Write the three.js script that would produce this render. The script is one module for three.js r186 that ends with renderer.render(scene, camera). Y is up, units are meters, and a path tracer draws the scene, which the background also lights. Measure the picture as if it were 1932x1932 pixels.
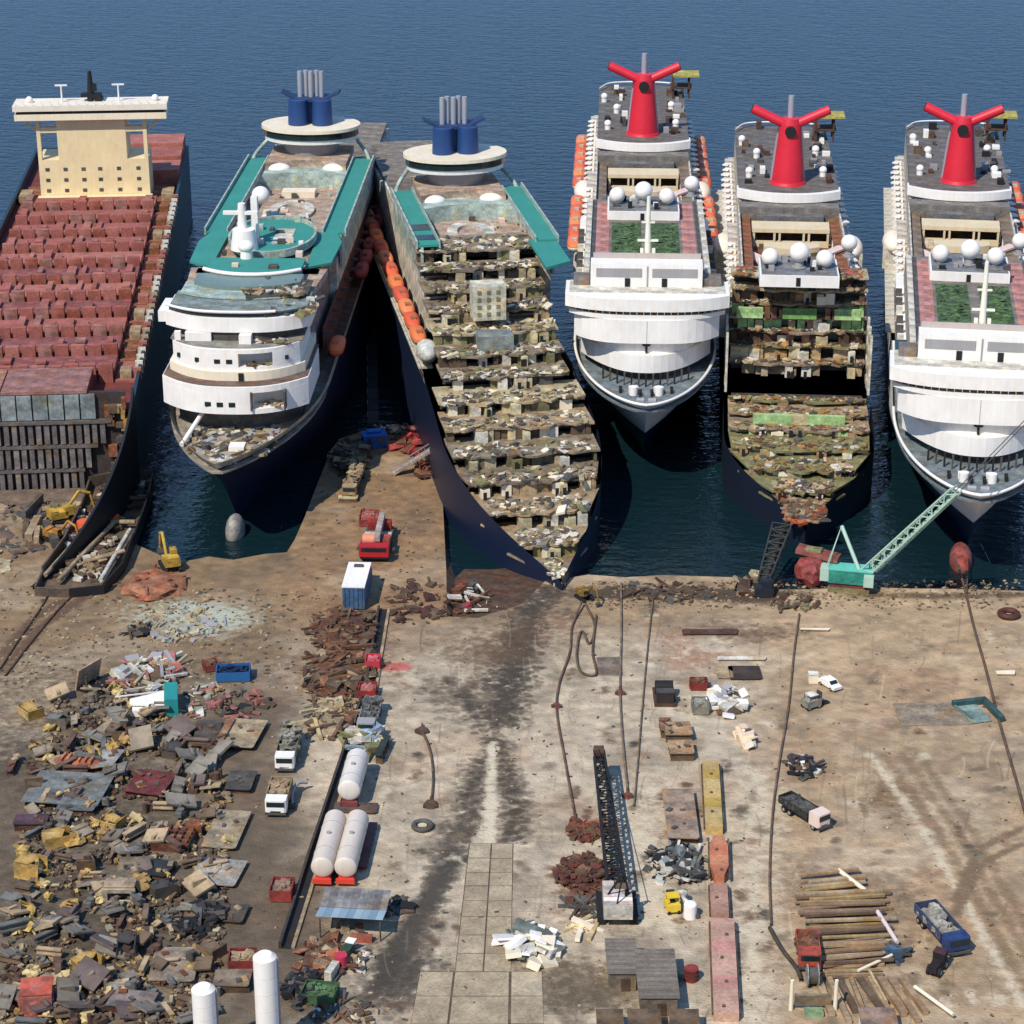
import * as THREE from 'three';
import { mergeGeometries } from 'three/addons/utils/BufferGeometryUtils.js';

// ---------- camera, sky, sun, exposure ----------
const scene = new THREE.Scene();
const FOCAL = 4340, PITCH = 22.3 * Math.PI / 180, CAM_Y = 177;
const camera = new THREE.PerspectiveCamera(2 * Math.atan(966 / FOCAL) * 180 / Math.PI, 1, 1, 20000);
camera.position.set(0, CAM_Y, 0);
camera.rotation.x = -PITCH;
scene.add(camera);
const renderer = new THREE.WebGLRenderer({ antialias: true });
renderer.toneMapping = THREE.LinearToneMapping;
renderer.toneMappingExposure = 1.13;
renderer.shadowMap.enabled = true;
renderer.setSize(1024, 1024);
{
  const w = 256, h = 128, d = new Float32Array(w * h * 4);
  for (let j = 0; j < h; j++) {
    const el = Math.max(0, (j + 0.5) / h * 180 - 90) / 90, k = Math.pow(el, 0.4);
    for (let i = 0; i < w; i++) {
      const o = (j * w + i) * 4;
      d[o] = 0.31 * (1 - k) + 0.075 * k; d[o + 1] = 0.51 * (1 - k) + 0.205 * k; d[o + 2] = 0.80 * (1 - k) + 0.53 * k; d[o + 3] = 1;
    }
  }
  const sky = new THREE.DataTexture(d, w, h, THREE.RGBAFormat, THREE.FloatType);
  sky.mapping = THREE.EquirectangularReflectionMapping; sky.magFilter = THREE.LinearFilter; sky.needsUpdate = true;
  scene.background = sky; scene.environment = sky;
}
const sun = new THREE.DirectionalLight(new THREE.Color(1, 0.95, 0.86), 4.0);
sun.position.set(-240, 500, -90); sun.target.position.set(0, 0, -450); scene.add(sun, sun.target);
sun.castShadow = true; sun.shadow.mapSize.set(4096, 4096);
Object.assign(sun.shadow.camera, { left: -260, right: 260, top: 300, bottom: -300, near: 10, far: 1500 });

// ---------- helpers ----------
let seed = 7;
const rnd = () => { seed = (seed + 0x6D2B79F5) | 0; let t = Math.imul(seed ^ (seed >>> 15), 1 | seed); t = (t + Math.imul(t ^ (t >>> 7), 61 | t)) ^ t; return ((t ^ (t >>> 14)) >>> 0) / 4294967296; };
const rr = (a, b) => a + (b - a) * rnd();
const pick = (a) => a[Math.floor(rnd() * a.length)];
const SN = Math.sin(PITCH), CS = Math.cos(PITCH);
// a place in the yard read off the survey picture (1932 units wide): metres at the height y
function at(px, py, y = 2) {
  const h = CAM_Y - y, r = (py - 966) / FOCAL, D = h * (CS - r * SN) / (SN + r * CS), z = D * CS + h * SN;
  return new THREE.Vector3((px - 966) * z / FOCAL, y, -D);
}
const taken = {};
const numbered = (n) => { const k = taken[n] = (taken[n] ?? -1) + 1; return k ? `${n}_${String(k).padStart(3, '0')}` : n; };
// uv in metres by the face's main direction
function metreUV(g) {
  if (g.index) { const n = g.toNonIndexed(); g = n; if (!g.attributes.normal) g.computeVertexNormals(); }
  const p = g.attributes.position, n = g.attributes.normal, uv = new Float32Array(p.count * 2);
  for (let i = 0; i < p.count; i += 3) {
    let ax = 0, ay = 0, az = 0;
    for (let k = 0; k < 3; k++) { ax += n.getX(i + k); ay += n.getY(i + k); az += n.getZ(i + k); }
    ax = Math.abs(ax); ay = Math.abs(ay); az = Math.abs(az);
    for (let k = 0; k < 3; k++) {
      const x = p.getX(i + k), y = p.getY(i + k), z = p.getZ(i + k), j = (i + k) * 2;
      if (ay >= ax && ay >= az) { uv[j] = x; uv[j + 1] = z; } else if (ax >= az) { uv[j] = z; uv[j + 1] = y; } else { uv[j] = x; uv[j + 1] = y; }
    }
  }
  g.setAttribute('uv', new THREE.BufferAttribute(uv, 2));
  return g;
}
function mk(name, geo, mat, parent = scene) {
  let g = Array.isArray(geo) ? mergeGeometries(geo.map((q) => { const n = q.index ? q.toNonIndexed() : q.clone(); for (const a of Object.keys(n.attributes)) if (!['position', 'normal', 'uv'].includes(a)) n.deleteAttribute(a); if (!n.attributes.uv) n.setAttribute('uv', new THREE.BufferAttribute(new Float32Array(n.attributes.position.count * 2), 2)); return n; })) : geo;
  if (!g.userData.uvReady) g = metreUV(g);
  const m = new THREE.Mesh(g, mat); m.name = parent === scene ? numbered(name) : name; m.castShadow = m.receiveShadow = true; parent.add(m);
  return m;
}
function tag(o, label, category, group, kind) { o.userData.label = label; o.userData.category = category; if (group) o.userData.group = group; if (kind) o.userData.kind = kind; return o; }
function thing(name, label, category, pos, turn = 0, group) {
  const g = new THREE.Group(); g.name = numbered(name); scene.add(g); if (pos) g.position.copy(pos); g.rotation.y = turn; return tag(g, label, category, group);
}
function copyOf(o, pos, turn, label) {
  const c = o.clone(); c.userData = { ...o.userData }; c.name = numbered(o.name.replace(/_\d{3}$/, '')); scene.add(c); if (pos) c.position.copy(pos); if (turn !== undefined) c.rotation.y = turn; if (label) c.userData.label = label; return c;
}
const box = (w, h, d, x = 0, y = 0, z = 0, ry = 0, rx = 0, rz = 0) => { const g = new THREE.BoxGeometry(w, h, d); if (rx) g.rotateX(rx); if (rz) g.rotateZ(rz); if (ry) g.rotateY(ry); return g.translate(x, y, z); };
const cyl = (r0, r1, h, x = 0, y = 0, z = 0, seg = 16, open = false) => new THREE.CylinderGeometry(r1, r0, h, seg, 1, open).translate(x, y + h / 2, z);
const sph = (r, x, y, z, sx = 1, sy = 1, sz = 1, seg = 20) => new THREE.SphereGeometry(r, seg, Math.round(seg * 0.7)).scale(sx, sy, sz).translate(x, y, z);
function bar(a, b, r, seg = 6) { // a round bar from a to b
  const d = new THREE.Vector3().subVectors(b, a), L = d.length(), g = new THREE.CylinderGeometry(r, r, L, seg, 1);
  g.applyQuaternion(new THREE.Quaternion().setFromUnitVectors(new THREE.Vector3(0, 1, 0), d.normalize()));
  return g.translate((a.x + b.x) / 2, (a.y + b.y) / 2, (a.z + b.z) / 2);
}
const v3 = (x, y, z) => new THREE.Vector3(x, y, z);
function tube(pts, r, seg = 6, n) { return new THREE.TubeGeometry(new THREE.CatmullRomCurve3(pts), n ?? pts.length * 6, r, seg); }
// plan outline [[x, z], ...] raised from y0 to y1
function plan(pts, y0, y1) {
  const s = new THREE.Shape(pts.map(([x, z]) => new THREE.Vector2(x, -z)));
  return new THREE.ExtrudeGeometry(s, { depth: y1 - y0, bevelEnabled: false }).rotateX(-Math.PI / 2).translate(0, y0, 0);
}
function rock(r, sx, sy, sz, k = 0.35, det = 1) { // an uneven lump
  const g = new THREE.IcosahedronGeometry(r, det), p = g.attributes.position, m = new Map();
  for (let i = 0; i < p.count; i++) { const key = p.getX(i).toFixed(3) + p.getY(i).toFixed(3) + p.getZ(i).toFixed(3); if (!m.has(key)) m.set(key, 1 + rr(-k, k)); const f = m.get(key); p.setXYZ(i, p.getX(i) * f * sx, p.getY(i) * f * sy, p.getZ(i) * f * sz); }
  g.computeVertexNormals(); return g;
}

// ---------- textures ----------
const perm = new Uint8Array(512); { for (let i = 0; i < 256; i++) perm[i] = i; for (let i = 255; i > 0; i--) { const j = Math.floor(rnd() * (i + 1));[perm[i], perm[j]] = [perm[j], perm[i]]; } for (let i = 0; i < 256; i++) perm[i + 256] = perm[i]; }
function vnoise(x, y, per) { // value noise that repeats every per cells
  const xi = Math.floor(x), yi = Math.floor(y), fx = x - xi, fy = y - yi, u = fx * fx * (3 - 2 * fx), v = fy * fy * (3 - 2 * fy);
  const X0 = ((xi % per) + per) % per, Y0 = ((yi % per) + per) % per, X1 = (X0 + 1) % per, Y1 = (Y0 + 1) % per;
  const h = (a, b) => perm[(perm[a & 255] + b) & 255] / 255;
  return (h(X0, Y0) * (1 - u) + h(X1, Y0) * u) * (1 - v) + (h(X0, Y1) * (1 - u) + h(X1, Y1) * u) * v;
}
function fbm(x, y, per, oct = 5) { let s = 0, a = 0.5, t = 0; for (let o = 0; o < oct; o++) { s += a * vnoise(x, y, per); t += a; x *= 2; y *= 2; per *= 2; a *= 0.55; } return s / t; }
function tex(n, f, srgb, metres) { // n x n texture, f(u,v) -> [r,g,b] in 0..1
  const d = new Uint8Array(n * n * 4);
  for (let j = 0; j < n; j++) for (let i = 0; i < n; i++) { const c = f(i / n, j / n), o = (j * n + i) * 4; d[o] = 255 * Math.min(1, Math.max(0, c[0])); d[o + 1] = 255 * Math.min(1, Math.max(0, c[1])); d[o + 2] = 255 * Math.min(1, Math.max(0, c[2])); d[o + 3] = 255; }
  const t = new THREE.DataTexture(d, n, n); t.wrapS = t.wrapT = THREE.RepeatWrapping; t.magFilter = THREE.LinearFilter; t.minFilter = THREE.LinearMipmapLinearFilter; t.generateMipmaps = true;
  if (srgb) t.colorSpace = THREE.SRGBColorSpace; t.repeat.set(1 / metres, 1 / metres); t.needsUpdate = true; return t;
}
const sm = (a, b, x) => { const t = Math.min(1, Math.max(0, (x - a) / (b - a))); return t * t * (3 - 2 * t); };
const T = {
  clean: tex(256, (u, v) => { const n = fbm(u * 6, v * 6, 6), s = fbm(u * 40, v * 5, 20, 3), k = 0.955 + 0.1 * (n - 0.5) + 0.05 * (s - 0.5); const r = sm(0.64, 0.8, fbm(u * 14 + 3, v * 4, 4, 4)) * 0.3; return [k + 0.02, k - 0.10 * r, k - 0.22 * r]; }, true, 17),
  dirty: tex(256, (u, v) => { const n = fbm(u * 8, v * 8, 8), s = fbm(u * 32 + 5, v * 32, 32, 3), k = 0.84 + 0.5 * (n - 0.5) + 0.26 * (s - 0.5), r = sm(0.5, 0.72, fbm(u * 5 + 9, v * 5, 5)); return [k * (1 + 0.05 * r), k * (1 - 0.05 * r), k * (1 - 0.18 * r)]; }, true, 11),
  rust: tex(256, (u, v) => { const n = fbm(u * 9, v * 9, 9), s = fbm(u * 50, v * 50, 50, 2), k = 0.84 + 0.6 * (n - 0.5) + 0.22 * (s - 0.5), r = sm(0.45, 0.7, fbm(u * 6 + 2, v * 6, 6)); return [k, k * (0.95 - 0.18 * r), k * (0.95 - 0.3 * r)]; }, true, 9),
  patch: tex(256, (u, v) => { const a = vnoise(u * 18, v * 18, 18), b = vnoise(u * 41, v * 41, 41), c = fbm(u * 7, v * 7, 7), k = 0.5 + 0.45 * a + 0.35 * (b - 0.4) + 0.35 * (c - 0.5); return [k + 0.05 * (b - 0.5), k, k - 0.1 * (a - 0.3)]; }, true, 14),
};
T.concrete = tex(256, (u, v) => { const n = fbm(u * 5, v * 5, 5), s = fbm(u * 44, v * 44, 44, 2), k = 0.86 + 0.35 * (n - 0.5) + 0.22 * (s - 0.5); return [k, k * 0.985, k * 0.96]; }, true, 13);
const matCache = {};
function M(hex, t = 'clean', rough = 0.7, metal = 0) {
  const k = [hex, t, rough, metal].join(); if (matCache[k]) return matCache[k];
  return matCache[k] = new THREE.MeshStandardMaterial({ color: hex, map: t ? T[t] : null, roughness: rough, metalness: metal, side: THREE.DoubleSide });
}
const C = { white: M(0xf1efe5, 'clean', 0.55), cream: M(0xeadfc2, 'clean', 0.6), grey: M(0x9a9a98, 'clean'), dgrey: M(0x5c5853, 'dirty'), deck: M(0x8f8478, 'dirty', 0.9), teal: M(0x358c7e, 'clean', 0.75), red: M(0xd62336, 'clean', 0.5), black: M(0x141414, null, 0.8), glass: M(0x1c2a2c, null, 0.15), navy: M(0x12203a, 'clean', 0.45), orange: M(0xe06a3c, 'clean', 0.55), rust: M(0x7f5b42, 'rust', 0.95), drust: M(0x5d4838, 'rust', 0.95), pink: M(0xb9766f, 'dirty', 0.9), wood: M(0xa98d6c, 'dirty', 0.95), tan: M(0xb39a78, 'dirty', 0.95), blue: M(0x22518c, 'dirty', 0.6), yellow: M(0xcfa640, 'dirty', 0.7), steel: M(0x77746e, 'dirty', 0.6, 0.3), dirtyW: M(0xe3dccb, 'dirty', 0.8), olive: M(0x8f8a5c, 'dirty', 0.9), sand: M(0xc9b993, 'dirty', 0.95), brown: M(0x6e5a45, 'dirty', 0.95), silver: M(0xc4c7cc, 'clean', 0.4, 0.5) };
// ---------- water ----------
{
  const wave = tex(512, (u, v) => { const n = 0.6 * fbm(u * 16, v * 30, 16, 5) + 0.4 * fbm(u * 7 + 3, v * 5, 5, 4); return [n, n, n]; }, false, 46);
  const g = new THREE.PlaneGeometry(9000, 9000).rotateX(-Math.PI / 2).translate(0, 0, -3600);
  const m = mk('sea', g, new THREE.MeshPhysicalMaterial({ color: new THREE.Color().setRGB(0.0045, 0.0165, 0.021), roughness: 0.14, ior: 1.33, bumpMap: wave, bumpScale: 0.55 }));
  m.userData.kind = 'structure';
}
// ---------- yard ground ----------
const shore = [[-900, 935], [-400, 945], [0, 965], [170, 990], [275, 1035], [335, 1062], [395, 1050], [440, 1056], [500, 1045], [541, 1042], [556, 1018], [575, 975], [592, 930], [612, 880], [624, 850], [640, 828], [700, 808], [790, 812], [828, 835], [836, 960], [842, 1078], [843, 1163], [900, 1166], [985, 1140], [1030, 1095], [1062, 1092], [1110, 1084], [1180, 1089], [1250, 1085], [1385, 1089], [1440, 1112], [1530, 1112], [1620, 1106], [1700, 1110], [1800, 1111], [1932, 1115], [2400, 1120]].map(([x, y]) => at(x, y, 2));
{
  const N = 2048, cv = document.createElement('canvas'); cv.width = cv.height = N; const cx = cv.getContext('2d'), img = cx.createImageData(N, N), d = img.data;
  const X0 = -150, XW = 300, D0 = 235, DW = 250, mix = (a, b, t) => [a[0] + (b[0] - a[0]) * t, a[1] + (b[1] - a[1]) * t, a[2] + (b[2] - a[2]) * t];
  const lightC = [184, 165, 138], tanC = [170, 143, 110], dirtC = [134, 108, 77], jettyC = [143, 112, 79], scrapC = [104, 88, 69], darkC = [84, 70, 56], paleC = [187, 174, 152], rustC = [138, 92, 62];
  for (let j = 0; j < N; j++) for (let i = 0; i < N; i++) {
    const x = X0 + XW * i / N, D = D0 + DW * (1 - j / N), h = CAM_Y - 2, z = D * CS + h * SN, U = i / N, V = j / N;
    const n1 = fbm(U * 9, V * 9, 64, 5), n2 = fbm(U * 34 + 7, V * 34, 128, 4), n3 = fbm(U * 150, V * 150 + 3, 256, 3), n4 = fbm(U * 60 + 20, V * 16, 64, 4);
    const wob = (n1 - 0.5) * 170 + (n2 - 0.5) * 60, px = 966 + FOCAL * x / z + wob, py = 966 + FOCAL * (h * CS - D * SN) / z + wob * 0.5;
    let c = mix(dirtC, scrapC, sm(1180, 1330, py));
    c = mix(c, lightC, sm(560, 700, px + (1932 - py) * 0.12) * sm(1130, 1240, py));
    c = mix(c, tanC, sm(1340, 1500, px));
    c = mix(c, jettyC, sm(500, 580, px) * (1 - sm(820, 900, px)) * (1 - sm(1120, 1230, py)));
    c = mix(c, tanC, sm(850, 980, px) * (1 - sm(1110, 1190, py)) * 0.8);
    c = mix(c, darkC, (sm(0.54, 0.7, n2) * 0.2 + sm(0.55, 0.7, n4) * 0.16) * (px < 560 && py > 1250 ? 2 : px > 1380 ? 0.6 : 1));
    c = mix(c, paleC, sm(0.54, 0.68, fbm(U * 22 + 40, V * 22, 64, 5)) * 0.26);
    c = mix(c, rustC, sm(0.57, 0.7, fbm(U * 17 + 11, V * 17 + 5, 64, 5)) * 0.16);
    const k = 0.79 + 0.4 * n3 + 0.16 * (n1 - 0.5) - 0.02, o = (j * N + i) * 4;
    d[o] = c[0] * k; d[o + 1] = c[1] * k; d[o + 2] = c[2] * k; d[o + 3] = 255;
  }
  cx.putImageData(img, 0, 0);
  const P = (px, py) => { const p = at(px, py); return [(p.x - X0) / XW * N, (1 - (-p.z - D0) / DW) * N]; };
  // stains, spills and wheel marks: dabs of colour with a grain of their own
  function dabs(pts, wid, col, alpha, n) {
    const q = pts.map((p) => P(...p)), seg = []; let L = 0;
    for (let i = 1; i < q.length; i++) { const l = Math.hypot(q[i][0] - q[i - 1][0], q[i][1] - q[i - 1][1]); seg.push(l); L += l; }
    for (let k = 0; k < n; k++) {
      let t = rnd() * L, i = 0; while (i < seg.length - 1 && t > seg[i]) { t -= seg[i]; i++; }
      const f = Math.min(1, t / seg[i]), w = wid * 6.9, gx = (rnd() + rnd() + rnd() - 1.5) * w, gy = (rnd() + rnd() + rnd() - 1.5) * w * 0.8;
      const x = q[i][0] + (q[i + 1][0] - q[i][0]) * f + gx, y = q[i][1] + (q[i + 1][1] - q[i][1]) * f + gy, r = rr(1, 5);
      cx.globalAlpha = alpha * rr(0.3, 1); cx.fillStyle = col; cx.beginPath(); cx.ellipse(x, y, r * rr(0.6, 1.6), r * rr(0.6, 1.6), rnd() * 3, 0, 7); cx.fill();
    }
    cx.globalAlpha = 1;
  }
  const dark = '#3d3327', brn = '#5c4430', pale = '#c9b99c', rst = '#8d4f38';
  dabs([[1045, 1110], [1000, 1150], [975, 1230], [960, 1300], [935, 1370]], 4, dark, 0.5, 2600);
  dabs([[870, 1200], [930, 1250], [1000, 1190], [1060, 1170]], 7, brn, 0.28, 1500);
  dabs([[840, 1290], [900, 1320], [930, 1360]], 8, dark, 0.22, 1100);
  dabs([[930, 1390], [955, 1470], [975, 1530], [965, 1590]], 2.6, dark, 0.34, 1100);
  dabs([[905, 1430], [890, 1500], [880, 1590]], 2.6, dark, 0.3, 900);
  dabs([[930, 1400], [925, 1500], [925, 1600]], 0.7, pale, 0.4, 600);
  dabs([[860, 1600], [800, 1720], [745, 1800], [715, 1870]], 1.8, '#3a342c', 0.42, 1400);
  dabs([[845, 1550], [835, 1640], [790, 1740], [770, 1860]], 2.4, '#4a4034', 0.3, 1000);
  dabs([[740, 1800], [790, 1840], [700, 1900]], 6, '#3e352a', 0.28, 1200);
  dabs([[1105, 1565], [1130, 1560]], 3, rst, 0.35, 500); dabs([[1085, 1650], [1115, 1640], [1110, 1690]], 3.5, '#6b4632', 0.5, 1200);
  dabs([[742, 1256], [752, 1260]], 1.9, '#b25a50', 0.35, 420); dabs([[640, 1180], [690, 1220], [660, 1160]], 5, '#5b3f2c', 0.35, 1500);
  dabs([[600, 1240], [640, 1300], [690, 1240]], 8, '#6b4a30', 0.25, 1400);
  dabs([[1340, 1180], [1430, 1200], [1480, 1190]], 6, brn, 0.2, 900); dabs([[1105, 1120], [1250, 1115], [1400, 1125], [1500, 1125]], 4, '#4a3b2b', 0.42, 4600);
  dabs([[1600, 1120], [1750, 1125], [1932, 1122]], 2, '#5b4a34', 0.3, 900);
  dabs([[1650, 1520], [1680, 1480], [1720, 1510], [1690, 1550]], 3, '#6b5238', 0.3, 500);
  for (const o of [0, 26, 60, 90]) dabs([[1640 + o, 1420], [1740 + o, 1560], [1830 + o, 1720], [1932 + o, 1900]], 0.8, o % 52 ? '#7a6246' : pale, 0.26, 900);
  for (const o of [0, 30]) dabs([[1932, 1560 + o], [1850, 1600 + o], [1800, 1700 + o]], 0.7, '#705a40', 0.25, 500);
  dabs([[1420, 1450], [1440, 1600], [1420, 1760], [1410, 1932]], 4, pale, 0.28, 2600); dabs([[1230, 1480], [1210, 1600], [1220, 1750]], 4, pale, 0.3, 1500);
  dabs([[280, 1160], [360, 1150], [430, 1165], [350, 1190]], 7, '#a9ac98', 0.4, 2200); dabs([[0, 1270], [80, 1180], [170, 1120]], 0.9, brn, 0.4, 900); dabs([[0, 1240], [60, 1170], [120, 1130]], 0.9, brn, 0.35, 700);
  dabs([[10, 1420], [40, 1320], [90, 1250]], 9, '#b3a081', 0.25, 1500); dabs([[100, 1400], [250, 1560], [120, 1700], [300, 1780], [60, 1820]], 13, '#3f372c', 0.3, 5200);
  dabs([[330, 1430], [420, 1500], [480, 1600], [420, 1760]], 8, '#5d5140', 0.24, 1800); dabs([[1030, 1830], [1130, 1860], [1060, 1900]], 7, '#5b4d39', 0.3, 1800);
  dabs([[1260, 1180], [1300, 1260], [1350, 1230]], 5, '#93694c', 0.25, 800); dabs([[1520, 1650], [1640, 1700], [1600, 1850]], 9, '#6d5640', 0.25, 2400);
  for (let k = 0; k < 190; k++) { const x = rr(700, 1900), y = rr(1130, 1932); dabs([[x, y], [x + rr(-20, 20), y + rr(4, 30)]], rr(0.3, 1.6), pick([dark, brn, '#6b5a44', pale, '#8a6a52', '#7b6a55']), 0.3, 34); }
  // cracks, drag marks and wheel tracks
  for (let k = 0; k < 420; k++) { const x = k < 300 ? rr(720, 1340) : rr(1340, 1932), y = rr(1150, 1932), l = rr(8, 70), [ax, ay] = P(x, y), [bx2, by2] = P(x + rr(-14, 10), y + l); cx.globalAlpha = rr(0.12, 0.34); cx.strokeStyle = pick(['#4a3e31', '#5f5140', '#d2c3a8', '#6d5b47', '#7d6a52']); cx.lineWidth = rr(0.7, 2.6); cx.beginPath(); cx.moveTo(ax, ay); cx.quadraticCurveTo((ax + bx2) / 2 + rr(-7, 7), (ay + by2) / 2, bx2, by2); cx.stroke(); }
  for (let k = 0; k < 90; k++) { const y = rr(1180, 1932), x = rr(760, 1300), [ax, ay] = P(x, y), [bx2, by2] = P(x + rr(20, 120), y + rr(-4, 4)); cx.globalAlpha = rr(0.15, 0.35); cx.strokeStyle = '#54483a'; cx.lineWidth = rr(0.7, 1.6); cx.beginPath(); cx.moveTo(ax, ay); cx.lineTo(bx2, by2); cx.stroke(); }
  cx.globalAlpha = 1;
  const map = new THREE.CanvasTexture(cv); map.colorSpace = THREE.SRGBColorSpace; map.wrapS = map.wrapT = THREE.MirroredRepeatWrapping;
  const bump = tex(512, (u, v) => { const n = 0.6 * fbm(u * 10, v * 10, 10, 6) + 0.4 * vnoise(u * 90, v * 90, 90); return [n, n, n]; }, false, 1); bump.repeat.set(14, 12);
  const groundMat = new THREE.MeshStandardMaterial({ map, roughness: 0.95, bumpMap: bump, bumpScale: 0.2, side: THREE.DoubleSide });
  const out = [...shore.map((p) => [p.x, p.z]), [1500, shore.at(-1).z], [1500, 300], [-1500, 300], [-1500, shore[0].z]];
  const g = new THREE.ShapeGeometry(new THREE.Shape(out.map(([x, z]) => new THREE.Vector2(x, -z)))).rotateX(-Math.PI / 2).translate(0, 2, 0).toNonIndexed();
  const uvOf = (geo) => { const p = geo.attributes.position, uv = new Float32Array(p.count * 2); for (let i = 0; i < p.count; i++) { uv[2 * i] = (p.getX(i) - X0) / XW; uv[2 * i + 1] = (-p.getZ(i) - D0) / DW; } geo.setAttribute('uv', new THREE.BufferAttribute(uv, 2)); geo.userData.uvReady = true; geo.computeVertexNormals(); return geo; };
  const gm = mk('ground', uvOf(g), groundMat); gm.userData.kind = 'structure';
  // the bank: rough face from the yard edge down into the water
  const pos = [], q = shore, off = q.map((p, i) => { const a = q[Math.max(0, i - 1)], b = q[Math.min(q.length - 1, i + 1)], n = v3(b.z - a.z, 0, -(b.x - a.x)).normalize(); return p.clone().addScaledVector(n, i > 9 && i < 20 ? 0.5 : rr(1.5, 4)).setY(-1.6); });
  for (let i = 0; i < q.length - 1; i++) { const a = q[i], b = q[i + 1], c = off[i], e = off[i + 1]; for (const p of [a, c, b, b, c, e]) pos.push(p.x, p.y, p.z); }
  const bg = new THREE.BufferGeometry(); bg.setAttribute('position', new THREE.Float32BufferAttribute(pos, 3)); bg.computeVertexNormals();
  mk('bank', bg, M(0x6d553c, 'rust', 0.95)).userData.kind = 'structure';
  // the muddy ramp beside the jetty
  const rp = [[836, 1050, -0.7], [930, 1058, -0.5], [1040, 1048, -0.4], [1066, 1088, 1.6], [1036, 1098, 1.9], [985, 1145, 1.95], [900, 1170, 1.9], [840, 1168, 0.6]].map(([a, b, y]) => at(a, b, y)), rpos = [], cen = at(930, 1105, 0.9);
  for (let i = 0; i < rp.length; i++) for (const p of [cen, rp[i], rp[(i + 1) % rp.length]]) rpos.push(p.x, p.y, p.z);
  const rg = new THREE.BufferGeometry(); rg.setAttribute('position', new THREE.Float32BufferAttribute(rpos, 3)); rg.computeVertexNormals(); mk('mud_ramp', rg, M(0x5f4a36, 'rust', 0.9)).userData.kind = 'structure';
  // concrete slabs of the old slipway
  const sl = new THREE.Group(); sl.name = 'slipway'; sl.userData.kind = 'structure'; scene.add(sl);
  const slabM = [M(0xb9a78b, 'concrete', 0.95), M(0xb09e84, 'concrete', 0.95), M(0xbfae93, 'concrete', 0.95)];
  for (const q of [[[885, 1591], [969, 1591], [964, 1832], [858, 1832]], [[792, 1833], [1022, 1833], [1028, 1995], [764, 1995]]]) mk('joint_bed', plan(q.map(([a, b]) => at(a, b)).map((p) => [p.x, p.z]), 1.9, 2.012), M(0x6b5c49, 'dirty', 0.95), sl);
  const rowsY = [1592, 1620, 1647, 1672, 1700, 1730, 1765, 1800, 1834, 1880, 1932, 1990];
  for (let i = 0; i + 1 < rowsY.length; i++) {
    const L = (y) => 886 - (y - 1592) * 0.115, R = (y) => 968 - (y - 1592) * 0.015;
    for (const [s0, s1] of i > 7 ? [[-0.62, -0.02], [0.0, 0.97], [1.0, 1.55]] : [[0, 0.5], [0.51, 1]]) {
      const e = 1.6, xs = (y, s) => L(y) + (R(y) - L(y)) * s, y0 = rowsY[i] + e * 0.5, y1 = rowsY[i + 1] - e * 0.5;
      const c = [[xs(y0, s0) + 1, y0], [xs(y0, s1) - 1, y0], [xs(y1, s1) - 1, y1], [xs(y1, s0) + 1, y1]].map(([a, b]) => at(a, b)).map((p) => [p.x, p.z]);
      mk('slab', plan(c, 1.9, 2.05 + rr(0, 0.07)), pick(slabM), sl);
    }
  }
}
// ---------- ships ----------
// every ship stands in a frame of its own: w across, y up, u metres aft of the bow
class Ship {
  constructor(name, label, bow, aft) {
    const b = bow.isVector3 ? bow : at(...bow), f = aft.isVector3 ? aft : at(...aft); this.g = thing(name, label, 'ship', v3(b.x, 0, b.z), -Math.asin((f.x - b.x) / Math.hypot(f.x - b.x, f.z - b.z)));
    this.len = Math.hypot(f.x - b.x, f.z - b.z); this.g.updateMatrixWorld(true);
  }
  world(w, y, u) { return this.g.localToWorld(v3(w, y, -u)); }
  B(name, w0, w1, y0, y1, u0, u1, m, parent = this.g) { return mk(name, box(w1 - w0, y1 - y0, u1 - u0, (w0 + w1) / 2, (y0 + y1) / 2, -(u0 + u1) / 2), m, parent); }
  P(name, pts, y0, y1, m, parent = this.g) { return mk(name, plan(pts.map(([w, u]) => [w, -u]), y0, y1), m, parent); }
  F(name, hw, u0, sag, n, ub, y0, y1, m, parent) { return this.P(name, bowed(hw, u0, sag, n, ub), y0, y1, m, parent); }
  G(name, geo, m, parent = this.g) { return mk(name, geo, m, parent); }
}
const bx = (w0, w1, y0, y1, u0, u1) => box(w1 - w0, y1 - y0, u1 - u0, (w0 + w1) / 2, (y0 + y1) / 2, -(u0 + u1) / 2);
function notched(hw, u0, sag, n, ub, wa, wb, depth) { const f = (w) => u0 + sag * Math.pow(Math.abs(w / hw), n), p = []; for (let i = 0; i <= 40; i++) { const w = -hw + 2 * hw * i / 40; if (w < wa || w > wb) p.push([w, f(w)]); else if (!p.done) { p.push([wa, f(wa)], [wa, f(wa) + depth], [wb, f(wb) + depth], [wb, f(wb)]); p.done = true; } } p.push([hw, ub], [-hw, ub]); return p; }
function bowed(hw, u0, sag, n, ub, N = 18) { const p = []; for (let i = 0; i <= N; i++) { const w = -hw + 2 * hw * i / N; p.push([w, u0 + sag * Math.pow(Math.abs(w / hw), n)]); } p.push([hw, ub], [-hw, ub]); return p; }
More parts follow.
